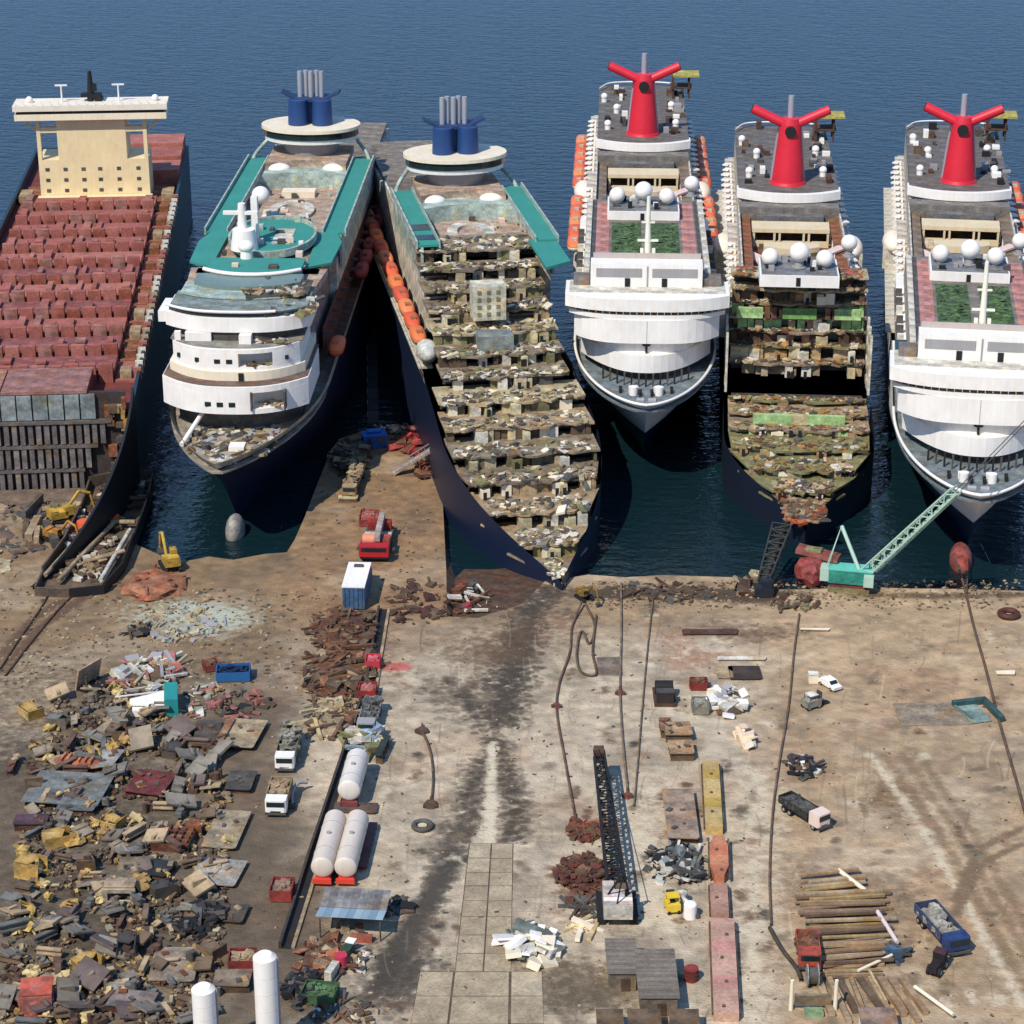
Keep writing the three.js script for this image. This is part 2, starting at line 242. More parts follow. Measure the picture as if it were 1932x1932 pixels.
// the half breadth of a hull
function halfB(h, u, y) {
  const f = Math.min(1, Math.max(0, y / h.deck)), u0 = h.rake * (1 - f), e = h.e0 + (h.e1 - h.e0) * f, p = h.p0 + (h.p1 - h.p0) * f;
  const t = Math.min(1, Math.max(0, (u - u0) / e)); return h.B / 2 * Math.pow(1 - Math.pow(1 - t, 2.1), p) * (1 - 0.2 * sm(h.L - 35, h.L, u));
}
function hullGeo(h, ya, yb, rows = 8, N = 60) { // yb may be a function of u
  const pos = [], idx = [], top = typeof yb === 'function' ? yb : () => yb;
  for (const s of [-1, 1]) {
    const o = pos.length / 3;
    for (let k = 0; k <= rows; k++) for (let i = 0; i <= N; i++) {
      const t = Math.pow(i / N, 1.7), yy = ya + (top(h.L * t) - ya) * k / rows, f = Math.min(1, Math.max(0, yy / h.deck)), u0 = h.rake * (1 - f), u = u0 + (h.L - u0) * t;
      pos.push(s * halfB(h, u, yy), yy, -u);
    }
    for (let k = 0; k < rows; k++) for (let i = 0; i < N; i++) { const a = o + k * (N + 1) + i, b = a + 1, c = a + N + 1, d = c + 1; if (s < 0) idx.push(a, b, c, b, d, c); else idx.push(a, c, b, b, c, d); }
  }
  const P = (s, k) => (s * (rows + 1) * (N + 1)) + k * (N + 1) + N; for (let k = 0; k < rows; k++) idx.push(P(0, k), P(1, k), P(0, k + 1), P(1, k), P(1, k + 1), P(0, k + 1));
  const g = new THREE.BufferGeometry(); g.setAttribute('position', new THREE.Float32BufferAttribute(pos, 3)); g.setIndex(idx); g.computeVertexNormals(); return g;
}
function deckOutline(h, y, ua, inset = 0.25, N = 40) { const L = [], R = []; for (let i = 0; i <= N; i++) { const u = ua + (h.L - ua) * Math.pow(i / N, 1.7), b = Math.max(0.05, halfB(h, u, y) - inset); L.push([-b, u]); R.unshift([b, u]); } return [...L, ...R]; }
// a lifeboat: white hull, coloured canopy
const boatGeo = (() => { const hull = sph(1, 0, 0, 0, 1.75, 1.5, 5, 14), can = sph(1, 0, 0.25, 0, 1.8, 1.35, 4.8, 14); for (const g of [hull, can]) { const p = g.attributes.position; for (let i = 0; i < p.count; i++) { const x = p.getX(i), z = p.getZ(i); p.setX(i, Math.sign(x) * Math.pow(Math.abs(x) / 1.8, 0.62) * 1.8); p.setZ(i, Math.sign(z) * Math.pow(Math.abs(z) / 5, 0.6) * 5); } } const clip = (g, keep) => { const p = g.attributes.position; for (let i = 0; i < p.count; i++) if (keep > 0 ? p.getY(i) < 0.2 : p.getY(i) > 0.2) p.setY(i, 0.2); g.computeVertexNormals(); return g; }; return [clip(hull, -1), clip(can, 1)]; })();
function lifeboat(p, turn, canopy, hull, label, group, dims = 1) {
  const t = thing('lifeboat', label, 'lifeboat', p, turn, group); t.scale.set(dims, dims, dims);
  mk('boat_hull', boatGeo[0].clone(), hull, t); const c = mk('canopy', boatGeo[1].clone(), canopy, t);
  mk('hatch', box(1.2, 0.5, 1.6, 0, 1.65, 2.2), hull, c); mk('keel_rail', box(0.25, 0.3, 8, 0, -1.35, 0), hull, t);
  return t;
}
const nth = ['foremost', 'second', 'third', 'fourth', 'fifth', 'sixth', 'seventh', 'eighth', 'ninth', 'tenth', 'eleventh'];
const clutterM = [C.dirtyW, C.steel, C.dgrey, C.brown, C.tan, C.olive, C.sand, C.cream];
function clutter(S, parent, n, w0, w1, u0, u1, y, size, mats = clutterM, name = 'debris') { // loose pieces lying about
  const per = mats.map(() => []);
  for (let i = 0; i < n; i++) { const s = size * rr(0.35, 1.3), k = Math.floor(rnd() * mats.length); per[k].push(box(s * rr(0.4, 2.4), s * rr(0.12, 0.5), s * rr(0.4, 1.6), rr(w0, w1), y + s * 0.16, -rr(u0, u1), rnd() * 3, rr(-0.3, 0.3), rr(-0.3, 0.3))); }
  per.forEach((g, k) => { if (g.length) { const m = S.G(name, g, mats[k], parent); m.userData.kind = 'stuff'; } });
}
const redHull = { L: 226, B: 31, deck: 20, rake: 24, e0: 92, e1: 44, p0: 1.35, p1: 0.6 };
const turfM = M(0x5a7548, 'patch', 1), galleryM = M(0x7d6b58, 'dirty', 0.9), beigeM = M(0xd9c9a4, 'clean', 0.8), pinkW = M(0xe3c9b8, 'clean', 0.7);

function terraces(S, parent, steps, hw, o) { // a cut face: deck edges stepping down, cabins standing open
  steps.forEach(([u, y, wall, uBack], i) => {
    const b = hw(u, y), nextU = steps[i - 1] ? steps[i - 1][0] : u + 12, down = steps[i + 1] ? steps[i + 1][1] : y - 3, ub = uBack ?? nextU + 4, pts = [], N = 16;
    for (let k = 0; k <= N; k++) { const f = k / N * 2 - 1, w = f * b; pts.push([w, u + rr(-1.0, 1.3) + 1.5 * f * f]); }
    const bb = hw(ub, y); pts.push([bb, ub], [-bb, ub]);
    const d = S.P('deck_slab', pts, y - 0.45, y, pick(o.deck), parent); mk('deck_edge', [bx(-b * 0.98, b * 0.98, y - 0.75, y - 0.46, u + 1.4, u + 1.9)], C.dgrey, d);
    const wallM = wall ?? pick(o.wall), hgt = y - 0.5 - down; if (hgt > 0.6) {
      let w = -b * 0.97; while (w < b * 0.95) { const ww = Math.min(rr(1.2, 4.2), b * 0.97 - w); if (rnd() < o.closed) S.B('inner_wall', w, w + ww - 0.15, down, y - 0.5, u + rr(0.7, 2.2), u + 3.8, wallM, parent); w += ww; }
      S.B('shade_bulkhead', -b * 0.95, b * 0.95, down, y - 0.5, u + 5.4, u + 5.7, C.dgrey, parent);  // the dark grey bulkhead carries painted shade behind the cabins
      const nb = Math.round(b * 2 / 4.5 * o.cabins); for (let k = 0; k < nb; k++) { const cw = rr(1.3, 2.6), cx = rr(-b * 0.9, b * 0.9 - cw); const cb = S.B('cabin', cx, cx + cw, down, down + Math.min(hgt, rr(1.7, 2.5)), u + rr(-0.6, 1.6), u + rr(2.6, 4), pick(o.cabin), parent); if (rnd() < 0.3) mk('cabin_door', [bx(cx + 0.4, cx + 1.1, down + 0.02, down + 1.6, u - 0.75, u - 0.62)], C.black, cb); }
    }
    clutter(S, parent, o.debris, -b * 0.93, b * 0.93, u + 0.5, Math.min(Math.max(u + 3, nextU - 1), ub - 0.6), y, o.size ?? 1.1, o.junk);
  });
}
function redFunnel(S, u, y, lean = 0) {
  const f = S.G('funnel', [cyl(4.0, 2.5, 14.6, 0, y, -u - 4, 24).scale(1, 1, 1), cyl(4.5, 4.2, 0.7, 0, y, -u - 4, 24)], C.red);
  mk('fin', [new THREE.BoxGeometry(0.35, 14, 2.2).rotateZ(0.1).translate(3.4, y + 7, -u - 6.4), new THREE.BoxGeometry(0.35, 14, 2.2).rotateZ(-0.1).translate(-3.4, y + 7, -u - 6.4)], C.silver, f);
  for (const s of [-1, 1]) {
    const a = v3(s * 0.6, y + 14.2, -u - 3.6), b = v3(s * 9.2, y + 18, -u - 4.4); const w = mk('wing', [bar(a, b, 1.15, 16)], C.red, f);
    mk('wing_mouth', [bar(b, b.clone().add(v3(s * 0.12, 0.05, 0)), 0.95, 14)], C.black, w);
  }
  mk('collar', [cyl(2.55, 2.2, 1.4, 0, y + 14.5, -u - 4, 20)], C.red, f);
  mk('vent_mouth', [new THREE.CylinderGeometry(1.35, 1.35, 1.6, 18).rotateX(Math.PI / 2).translate(0, y + 13.1, -u - 1.6)], C.black, f);
  mk('exhaust_pipe', [cyl(0.75, 0.7, 5.6, 0, y + 15.5, -u - 5, 14)], C.silver, f);
}
function dome(S, w, y, u, r) { const d = S.G('radar_dome', sph(r, w, y, -u), C.white); mk('pedestal', [cyl(r * 0.5, r * 0.42, 1.6, w, y - r - 1.1, -u, 14), cyl(r * 0.75, r * 0.75, 0.2, w, y - r - 1.2, -u, 14)], C.grey, d); }
function windowsRow(S, parent, hw, u0, sag, n, y, ws, size = 0.7) { for (const w of ws) { const u = u0 + sag * Math.pow(Math.abs(w / hw), n); S.B('porthole', w - size * 0.7, w + size * 0.7, y - size / 2, y + size / 2, u - 0.12, u + 0.3, C.glass, parent); } }

function redShip(label, bow, aft, o) {
  const S = new Ship('cruise_ship', label, bow, aft), h = redHull, cut = o.cut, sh = o.shift ?? 0;
  if (sh) { S.g.translateZ(sh); S.g.updateMatrixWorld(true); }
  if (!cut) {
    S.G('hull', hullGeo(h, -3, 9.4), M(0x14203a, 'clean', 0.4)); S.G('hull_upper', hullGeo(h, 9.4, 20), C.white);
    const rim = []; for (const s of [-1, 1]) { const pts = []; for (let i = 0; i <= 14; i++) { const u = 46 * Math.pow(i / 14, 1.6); pts.push(v3(s * (halfB(h, u, 20) - 0.1), 20.05, -u)); } rim.push(tube(pts, 0.32, 6, 40)); } S.G('bulwark_rail', rim, C.white);
    S.P('fore_deck', deckOutline(h, 20, 1.0), 18.2, 18.6, M(0x7d878b, 'dirty', 0.9)); S.G('bulbous_bow', sph(1, o.bulb ? -1.6 : 0, o.bulb ? 0.4 : -3.4, o.bulb ? -15.5 : -22, 2.2, 2.8, 6), M(o.bulb ?? 0x6e3b3b, 'rust', 0.7));
    for (const s of [-1, 1]) { S.G('windlass', [cyl(0.9, 0.9, 1.8, s * 2.6, 18.6, -10.5, 12), bx(s * 2.6 - 1, s * 2.6 + 1, 18.6, 19.6, 11.5, 13.2)], C.white); S.G('bollard', [cyl(0.3, 0.35, 1.1, s * 1.2, 18.6, -9.4, 10), cyl(0.3, 0.35, 1.1, s * 1.2, 18.6, -10.6, 10)], C.black); S.G('bollard', [cyl(0.3, 0.35, 1.1, s * 5.3, 18.6, -11.4, 10), cyl(0.3, 0.35, 1.1, s * 5.3, 18.6, -12.6, 10)], C.black); S.B('hatch', s * 1.2 - 0.8, s * 1.2 + 0.8, 18.6, 19, 6, 7.4, C.silver); }
    for (let i = 0; i < 13; i++) { const w = -9 + 1.5 * i; S.B('stanchion', w - 0.18, w + 0.18, 18.6, 21.4, 16.6 + 13 * Math.pow(Math.abs(w / 14), 2.2) - 1.2, 16.6 + 13 * Math.pow(Math.abs(w / 14), 2.2) - 0.8, i % 2 ? C.dgrey : C.black); }
    S.F('lower_front', 13.9, 18.5, 14, 2.2, 62, 20.6, 24.4, C.white); S.F('lower_recess', 12.6, 21.5, 14, 2.2, 62, 18.6, 20.6, C.dgrey);
    const rc = S.F('promenade', 13.0, 20.6, 15, 4, 62, 24.4, 26.9, C.white); mk('promenade_light', [cyl(0.9, 0.9, 0.5, 0, 26.2, -20.2, 12), cyl(0.25, 0.25, 1.6, 0, 24.6, -20, 8)], C.black, rc);
    const mf = S.F('main_front', 15.3, 19, 6, 3.6, 100, 26.9, 32, C.white); mk('seam', [bx(-0.05, 0.05, 27, 31.8, 18.93, 19.1)], C.grey, mf);
    S.F('bridge_sill', 16.4, 19.2, 5, 3.2, 50, 32.0, 32.9, C.white); const bw = S.F('bridge_windows', 16.0, 20, 4.6, 3.2, 48, 32.9, 33.8, C.glass); mk('mullion', Array.from({ length: 22 }, (_, i) => { const w = -15 + i * 30 / 21; return bx(w - 0.09, w + 0.09, 32.9, 33.8, 19.85 + 4.6 * Math.pow(Math.abs(w / 16), 3.2), 20.1 + 4.6 * Math.pow(Math.abs(w / 16), 3.2)); }), C.white, bw);
    S.F('bridge', 17.2, 19, 4, 3, 33, 33.8, 36.4, C.white); S.B('bridge_roof', -16.4, 16.4, 36.4, 36.5, 24, 33, C.dirtyW);
    const hs = S.B('deck_house', -12, 11.6, 36.5, 41.4, 28.2, 33, C.white);
    for (const [a, b] of [[-10.8, -1.2], [1, 10.5]]) { const gr = S.B('louvre', a, b, 38.7, 40.5, 28.05, 28.3, C.grey, hs); void gr; }
    for (const w of [-4.2, 3.6]) S.B('door', w - 0.55, w + 0.55, 36.6, 38.4, 28.0, 28.3, C.black, hs);  // black boxes stand for open doorways, inner shade put into the colour
    S.B('house_joint', -0.15, 0.15, 36.6, 41, 28.05, 28.25, C.grey, hs); S.B('house_wing', -15.6, -12.2, 36.5, 38.2, 29, 33, M(0x8d8076, 'dirty'), hs); S.B('house_wing', 11.8, 15.6, 36.5, 38.2, 29, 33, M(0x8d8076, 'dirty'), hs);
    S.B('screen', -11.5, 11.3, 41.4, 42.6, 32.6, 32.9, M(0xb8b0a8, 'clean'), hs);
    const ms = S.G('mast', [cyl(0.75, 0.4, 13.5, 0, 41.2, -33.5, 10), bx(-2.2, 2.2, 45, 45.4, 33.2, 33.8), bx(-1.4, 1.4, 49, 49.3, 33.2, 33.8), bx(-1.6, -0.9, 41.2, 43.4, 32.8, 34), bx(0.9, 1.6, 41.2, 43.4, 32.8, 34)], M(0xe9ead6, 'clean')); void ms;
    for (const s of [-1, 1]) { S.B('deck_edge_strip', s * 12.9 - 0.6, s * 12.9 + 0.6, 38, 38.5, 33.5, 94, C.dirtyW); S.B('deck_gutter', s * 11.7 - 0.4, s * 11.7 + 0.4, 38, 38.05, 34, 94, C.dgrey); } S.B('sports_deck', -13.6, 13.4, 37.4, 38, 33, 95, M(0x8e8378, 'dirty', 0.9));
    for (const [a, b] of [[-11.2, -8.3], [8.1, 11]]) S.B('running_track', a, b, 38, 38.06, 34.5, 92, M(0xc98d84, 'dirty', 0.95));
    for (const [a, b] of [[-7.7, -1.1], [1.2, 7.4]]) { const tf = S.B('turf', a, b, 38, 38.1, 47, 74, turfM); const bs = []; for (let i = 0; i < 26; i++) bs.push(rock(rr(0.5, 1.0), 1, 0.45, 1, 0.4, 0).translate(rr(a + 0.8, b - 0.8), 38.2, -rr(48, 73))); mk('shrub', bs, turfM, tf).userData.kind = 'stuff'; }
    S.B('superstructure_front', -13.6, 13.6, 27, 37.4, 34, 96, M(0xcfc6bb, 'dirty')); for (const s of [-1, 1]) S.B('side_deck', s * 14.6 - 1, s * 14.6 + 1, 30, 30.4, 30, 96, M(0x83787a, 'dirty'));
    for (const s of [-1, 1]) for (let i = 0; i < 9; i++) S.B('side_frame', s * 14.8 - 0.7, s * 14.8 + 0.7, 30.4, 33.5, 32 + i * 6.5, 33 + i * 6.5, i % 3 ? C.dgrey : C.dirtyW);
  }
  // forward house with the radar domes
  const wh = S.B('radar_house', -8.8, 7.8, 37.5, 40.0, 76.5, 90, C.white); S.B('radar_roof', -8.4, 7.4, 40.0, 40.2, 77, 90, M(0x85878a, 'dirty'), wh); S.B('door', -1.2, -0.3, 37.8, 39.6, 76.35, 76.6, C.black, wh);  // the door is a black box: painted darkness of a doorway
  dome(S, -0.5, 43.6, 82, 2.1); dome(S, -6.6, 42.2, 83, 1.85); dome(S, 4.9, 42.2, 82.5, 1.85); dome(S, 11.2, 40.6, 101, 1.8);
  for (let i = 0; i < 16; i++) { const w = rr(-8, 7), u = rr(77.5, 89); S.B('deck_gear', w, w + rr(0.5, 1.6), 40.2, 40.2 + rr(0.4, 1.6), u, u + rr(0.4, 1.4), pick([C.white, C.grey, C.dgrey, C.black]), wh); }
  // pool deck
  S.B('superstructure', -13.6, 13.6, 18.6, 29.6, cut ? 88 : 60, 224, C.dirtyW); S.B('pool_deck', -11.4, 11.4, 29.6, 30, 90, 152, o.deckM ?? galleryM);
  for (const s of [-1, 1]) { S.B('gallery', s * 10.6 - 1.3, s * 10.6 + 1.3, 33.6, 34, 90, 150, o.galM ?? M(0x8d7a66, 'dirty', 0.9)); S.B('gallery_wall', s * 11.9 - 0.2, s * 11.9 + 0.2, 30, 35.2, 90, 152, C.dirtyW); for (let i = 0; i < 7; i++) S.B('gallery_post', s * 9.4 - 0.15, s * 9.4 + 0.15, 30, 33.6, 94 + i * 8.5, 94.4 + i * 8.5, C.white); }
  const arc = S.F('band_stage', 6.4, 124, 2.4, 2, 130, 30, 32.4, beigeM); S.B('stage_front', -6, 6, 30, 30.9, 122, 124, C.brown, arc);
  const bar_ = S.B('pool_bar', -9, 9, 33.5, 34.4, 134, 141, beigeM); S.B('counter', -8.8, 8.8, 30, 31.3, 134.3, 135.2, beigeM, bar_); S.B('bar_back', -9, 9, 30, 33.5, 140, 140.6, galleryM, bar_); for (const w of [-8.8, -4, -2.8, 2.8, 4, 8.4]) S.B('pillar', w, w + 0.5, 30, 33.5, 134.1, 134.6, beigeM, bar_);
  S.B('stair', -8, 8, 30, 35.2, 142.5, 146, M(0x7f7d7b, 'dirty')); S.B('stair', -11.8, 11.8, 30, 36.4, 146, 151, M(0x8b837b, 'dirty'));
  S.G('slide', new THREE.BoxGeometry(3, 0.5, 9).rotateY(0.7).rotateX(0.12).translate(-8.5, 32, -118), pinkW); S.G('slide', new THREE.BoxGeometry(2.4, 0.5, 7).rotateY(-0.6).translate(9.2, 34.6, -116), pinkW); S.B('pool', -3.6, 3.6, 30, 30.25, 104, 116, M(0x5f6d70, 'dirty', 0.4));
  for (let i = 0; i < 26; i++) { const w = pick([-1, 1]) * rr(3, 10), u = rr(96, 132); S.B('deck_gear', w, w + rr(0.8, 2.4), 30, 30 + rr(0.3, 1.4), u, u + rr(0.8, 3), pick([C.brown, C.tan, C.dirtyW, C.dgrey, pinkW])); }
  // funnel deck
  S.F('funnel_front', 12.4, 149.5, 4.5, 2.2, 158, 36.6, 38.6, C.white); S.F('funnel_deck', 12.0, 151.2, 4.5, 2.2, 222, 37.6, 38.72, M(0x77706a, 'dirty', 0.9)); S.B('upper_house', -11.9, 11.9, 29.6, 37.6, 154, 222, C.dirtyW);
  S.G('stern_rail', [tube([v3(-12, 39.6, -214), v3(-9, 39.8, -220.5), v3(0, 39.8, -222.5), v3(9, 39.8, -220.5), v3(12, 39.6, -214)], 0.22, 5, 24)], C.white);
  for (const [w, u] of [[-9.3, 166], [8.8, 168], [-7, 186], [8, 190], [-10.5, 200]]) S.G('vent_cowl', [cyl(0.8, 0.8, 1.4, w, 38.7, -u, 12), sph(0.95, w, 40.3, -u)], C.white);
  for (let i = 0; i < 30; i++) { const w = pick([-1, 1]) * rr(5.4, 11), u = rr(158, 218); S.B('deck_gear', w, w + rr(0.7, 2.2), 38.7, 38.7 + rr(0.5, 2), u, u + rr(0.8, 3.5), pick([C.white, C.dgrey, C.brown, C.drust, C.grey, C.black])); }
  S.G('slide_tower', [bx(8.5, 9, 38.7, 45, 205, 205.5), bx(13, 13.5, 38.7, 45, 205, 205.5), bx(8.5, 9, 38.7, 45, 211, 211.5), bx(13, 13.5, 38.7, 45, 211, 211.5), bx(8, 14, 41.5, 41.8, 204.6, 212)], C.drust); S.B('slide_platform', 8.6, 16, 45, 45.6, 204, 211, M(0xc9bd5e, 'dirty'));
  redFunnel(S, 157, 38.7);
  // boat decks along both sides
  for (const s of [-1, 1]) {
    S.B('boat_deck', s * 15.2 - 1.7, s * 15.2 + 1.7, 21.2, 21.6, 92, 220, C.dirtyW); S.B('boat_deck_roof', s * 13.2 - 1.2, s * 13.2 + 1.2, 29.2, 29.75, cut ? 92 : 60, 222, M(0xd9cfc4, 'dirty'));
    const tc = S.G('tender_cover', [sph(1, s * 15.2, 27, -146, 2.6, 2.4, 6.5)], M(0xf0e6d2, 'clean')); mk('cover_base', [bx(s * 15.2 - 2.3, s * 15.2 + 2.3, 21.6, 26.6, 141, 151)], C.dirtyW, tc);
    for (let i = 0; i < 22; i++) { const u = 95 + i * 5.6; if (u > 139 && u < 153) continue; S.G('davit', [new THREE.BoxGeometry(1.7, 0.5, 0.55).rotateZ(s * -0.5).translate(s * 14.6, 27.9, -u), new THREE.BoxGeometry(0.5, 6, 0.55).translate(s * 14.1, 24.6, -u), new THREE.BoxGeometry(1.6, 0.35, 2.2).rotateY(s * 0.5).translate(s * 13.9, 30.2, -u - 1), new THREE.BoxGeometry(0.5, 1.2, 0.5).translate(s * 13, 30.2, -u)], C.white); }
    const rows = s < 0 ? o.boatsL : o.boatsR; if (rows) rows.forEach((u, i) => lifeboat(S.world(s * 16.7, 26, u), S.g.rotation.y, M([0xe8794a, 0xd9623a, 0xe38a55, 0xdc6c4c][i % 4], 'clean', 0.55), C.dirtyW, nth[rows.length > 6 ? i : i] + ' ' + (s < 0 ? o.lblL : o.lblR), s < 0 ? o.grpL : o.grpR, 1.0));
  }
  return S;
}
const nearFar = [99, 108.5, 118, 127.5, 137, 158, 167.5, 177, 186.5, 196, 205.5];
const ship4 = redShip('white cruise ship with red winged funnel, orange lifeboats on both sides', [1220, 765, 20], [1213, 265, 38], { boatsL: nearFar, boatsR: nearFar, lblL: 'orange lifeboat from the bow, left side of the ship with lifeboats on both sides', lblR: 'orange lifeboat from the bow, right side of the ship with lifeboats on both sides', grpL: 'lifeboats along the left side of the middle cruise ship', grpR: 'lifeboats along the right side of the middle cruise ship' });
const ship6 = redShip('white cruise ship with red winged funnel at the right edge, bow above the teal crane', [1850, 935, 20], [1808, 345, 38], { bulb: 0xa55a52, boatsR: [158, 167.5, 177, 186.5, 196, 205.5], lblR: 'orange lifeboat from the bow beside the rightmost red funnel', grpR: 'lifeboats along the rightmost cruise ship' });
const ship5 = redShip('half dismantled cruise ship with red winged funnel and its front cut open in tiers', [1520, 1000, 6], [1487, 357, 38], { cut: true, shift: 20, deckM: M(0x8a6243, 'rust', 0.9), galM: M(0x9a6a45, 'rust', 0.9) });
{ // the cut front of ship 5 (its own u runs 20 m ahead of the picture's bow)
  const S = ship5, h = { ...redHull, rake: 1, e0: 39, e1: 38, p0: 1.85, p1: 1.8 }, U = 20, top = (u) => u < 68 ? 5 + (u / 68) * 10 : u < 82 ? 7 : 21;
  const hg = hullGeo({ ...h, L: 206 }, -3, (u) => { const v = u; return v < 53 ? 5 + v * 0.17 : v < 60 ? 7 : v < 64 ? 12 + (v - 60) * 2.2 : 21; }, 8, 110).translate(0, 0, -U); void top;
  S.G('hull', hg, M(0x1a2232, 'clean', 0.45));
  const hw = (u, y) => Math.min(14.6, halfB({ ...h, L: 206 }, Math.max(0.5, u - U), 20) - 0.4);
  const grn = M(0xb6dc94, 'dirty', 0.9), o = { deck: [C.tan, C.sand, M(0xa8917a, 'dirty', 0.95), C.olive], wall: [C.sand, C.tan, C.brown, C.drust], cabin: [C.cream, C.dirtyW, M(0xc99577, 'dirty'), C.sand, M(0xb98c62, 'dirty')], closed: 0.55, cabins: 0.8, debris: 130, size: 0.85, junk: [C.tan, C.sand, C.dirtyW, C.rust, C.olive, C.brown, M(0xb9884c, 'dirty'), C.dgrey] };
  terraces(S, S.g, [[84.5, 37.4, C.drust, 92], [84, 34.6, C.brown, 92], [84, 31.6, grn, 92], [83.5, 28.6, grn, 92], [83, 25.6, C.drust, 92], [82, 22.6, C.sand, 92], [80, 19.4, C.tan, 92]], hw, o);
  for (const w of [-7.2, -5.8, 5.6, 7.2]) S.B('wall_panel', w, w + 1.1, 28.7, 31.1, 82.6, 83.4, w % 2 ? C.rust : pinkW);
  for (const [a, b, m] of [[-13.2, -7.6, grn], [-3.4, 3.8, M(0x7fae5e, 'dirty')], [7.6, 13.2, grn]]) S.B('green_wall', a, b, 28.7, 31, 82.5, 83.2, m);
  for (const [a, b, m] of [[-9.5, -1.4, grn], [-1.4, 1.8, M(0xe3d3a2, 'dirty')], [1.8, 9.5, grn]]) S.B('green_wall', a, b, 12.3, 14.4, 61.5, 62.4, m);
  for (const s of [-1, 1]) for (let i = 0; i < 6; i++) { const u = 75 + i * 4.6, q = S.B('side_frame', s * 15.1 - 0.25, s * 15.1 + 0.25, 14.5, 27.5 + i * 0.6, u, u + 1.1, C.dirtyW); for (let k = 0; k < 4; k++) S.B('side_panel', s * 15.0 - 0.2, s * 15.0 + 0.2, 15 + k * 3.4, 16.6 + k * 3.4, u + 1.1, u + 4.6, pick([C.dirtyW, C.sand, M(0xcfc4b6, 'dirty')]), q); }
  S.B('track_remnant', -13.4, -9.4, 37.42, 37.5, 85, 92, M(0xb05c4a, 'dirty')); S.B('track_remnant', 9.4, 13.4, 37.42, 37.5, 85, 92, M(0xb05c4a, 'dirty'));
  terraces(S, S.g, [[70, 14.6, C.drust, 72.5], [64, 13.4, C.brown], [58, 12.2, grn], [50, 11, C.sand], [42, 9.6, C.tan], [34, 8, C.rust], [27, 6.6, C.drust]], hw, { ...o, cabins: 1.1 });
  S.B('tank_top', -13, 13, 3, 3.4, 70, 92, M(0x3a332c, 'dirty')); S.B('floor', -13.6, 13.6, 18.4, 18.8, 90, 224, C.dgrey);
  clutter(S, S.g, 150, -4, 4, 21.5, 34, 6.6, 1.2, [C.rust, M(0xb8683f, 'rust'), C.dgrey, C.tan, C.brown]);
}
// ---------- the two ships with the round lounge under the funnel ----------
const crownHull = { L: 232, B: 32, deck: 20, rake: 22, e0: 88, e1: 50, p0: 1.4, p1: 0.8 };
const ltGreen = M(0xb9cabd, 'dirty', 0.7), tglass = M(0x6d857d, 'clean', 0.35), poolDeck = M(0xc3a993, 'dirty', 0.9);
function crownFunnel(S, u, y, w = 0) {
  const P = (a, b) => Array.from({ length: 40 }, (_, i) => { const t = i / 40 * Math.PI * 2; return [w + a * Math.cos(t), u + b * Math.sin(t)]; });
  const l = S.P('lounge', P(11.6, 8.6), y - 2.2, y - 1.1, M(0xdfe0d6, 'clean')); S.P('lounge_glass', P(11.9, 8.9), y - 1.1, y + 0.6, C.glass, l); S.P('lounge_roof', P(12.4, 9.4), y + 0.6, y + 1.4, C.cream, l); S.G('lounge_stem', [cyl(5, 7.5, 9, w, y - 11, -u, 24)], C.grey, l);
  const f = S.G('funnel', [cyl(2.6, 2.4, 6.2, w - 3, y + 1.4, -u + 1, 16).scale(1, 1, 1), cyl(2.6, 2.4, 6.2, w + 3, y + 1.4, -u + 1, 16), bx(w - 3.2, w + 3.2, y + 1.4, y + 7, u + 0.4, u + 6)], M(0x1d4276, 'clean', 0.5));
  mk('funnel_wing', [new THREE.BoxGeometry(4.2, 0.5, 4).rotateZ(-0.45).translate(w - 5.4, y + 8.2, -u - 2), new THREE.BoxGeometry(4.2, 0.5, 4).rotateZ(0.45).translate(w + 5.4, y + 8.2, -u - 2), bx(w - 4.5, w + 4.5, y + 7, y + 7.7, u - 1, u + 6)], M(0x20395f, 'clean'), f);
  for (let i = 0; i < 5; i++) mk('exhaust_pipe', [cyl(0.62, 0.62, 6.4, w - 2.7 + i * 1.35, y + 7.7, -u - 2 - (i % 2), 12)], C.silver, f);
}
function ovalRing(w, u, a, b, a2, b2, y0, y1) { const s = new THREE.Shape(Array.from({ length: 40 }, (_, i) => new THREE.Vector2(w + a * Math.cos(i / 20 * Math.PI), u + b * Math.sin(i / 20 * Math.PI)))); s.holes.push(new THREE.Path(Array.from({ length: 40 }, (_, i) => new THREE.Vector2(w + a2 * Math.cos(-i / 20 * Math.PI), u + b2 * Math.sin(-i / 20 * Math.PI))))); return new THREE.ExtrudeGeometry(s, { depth: y1 - y0, bevelEnabled: false }).rotateX(-Math.PI / 2).translate(0, y0, 0); }
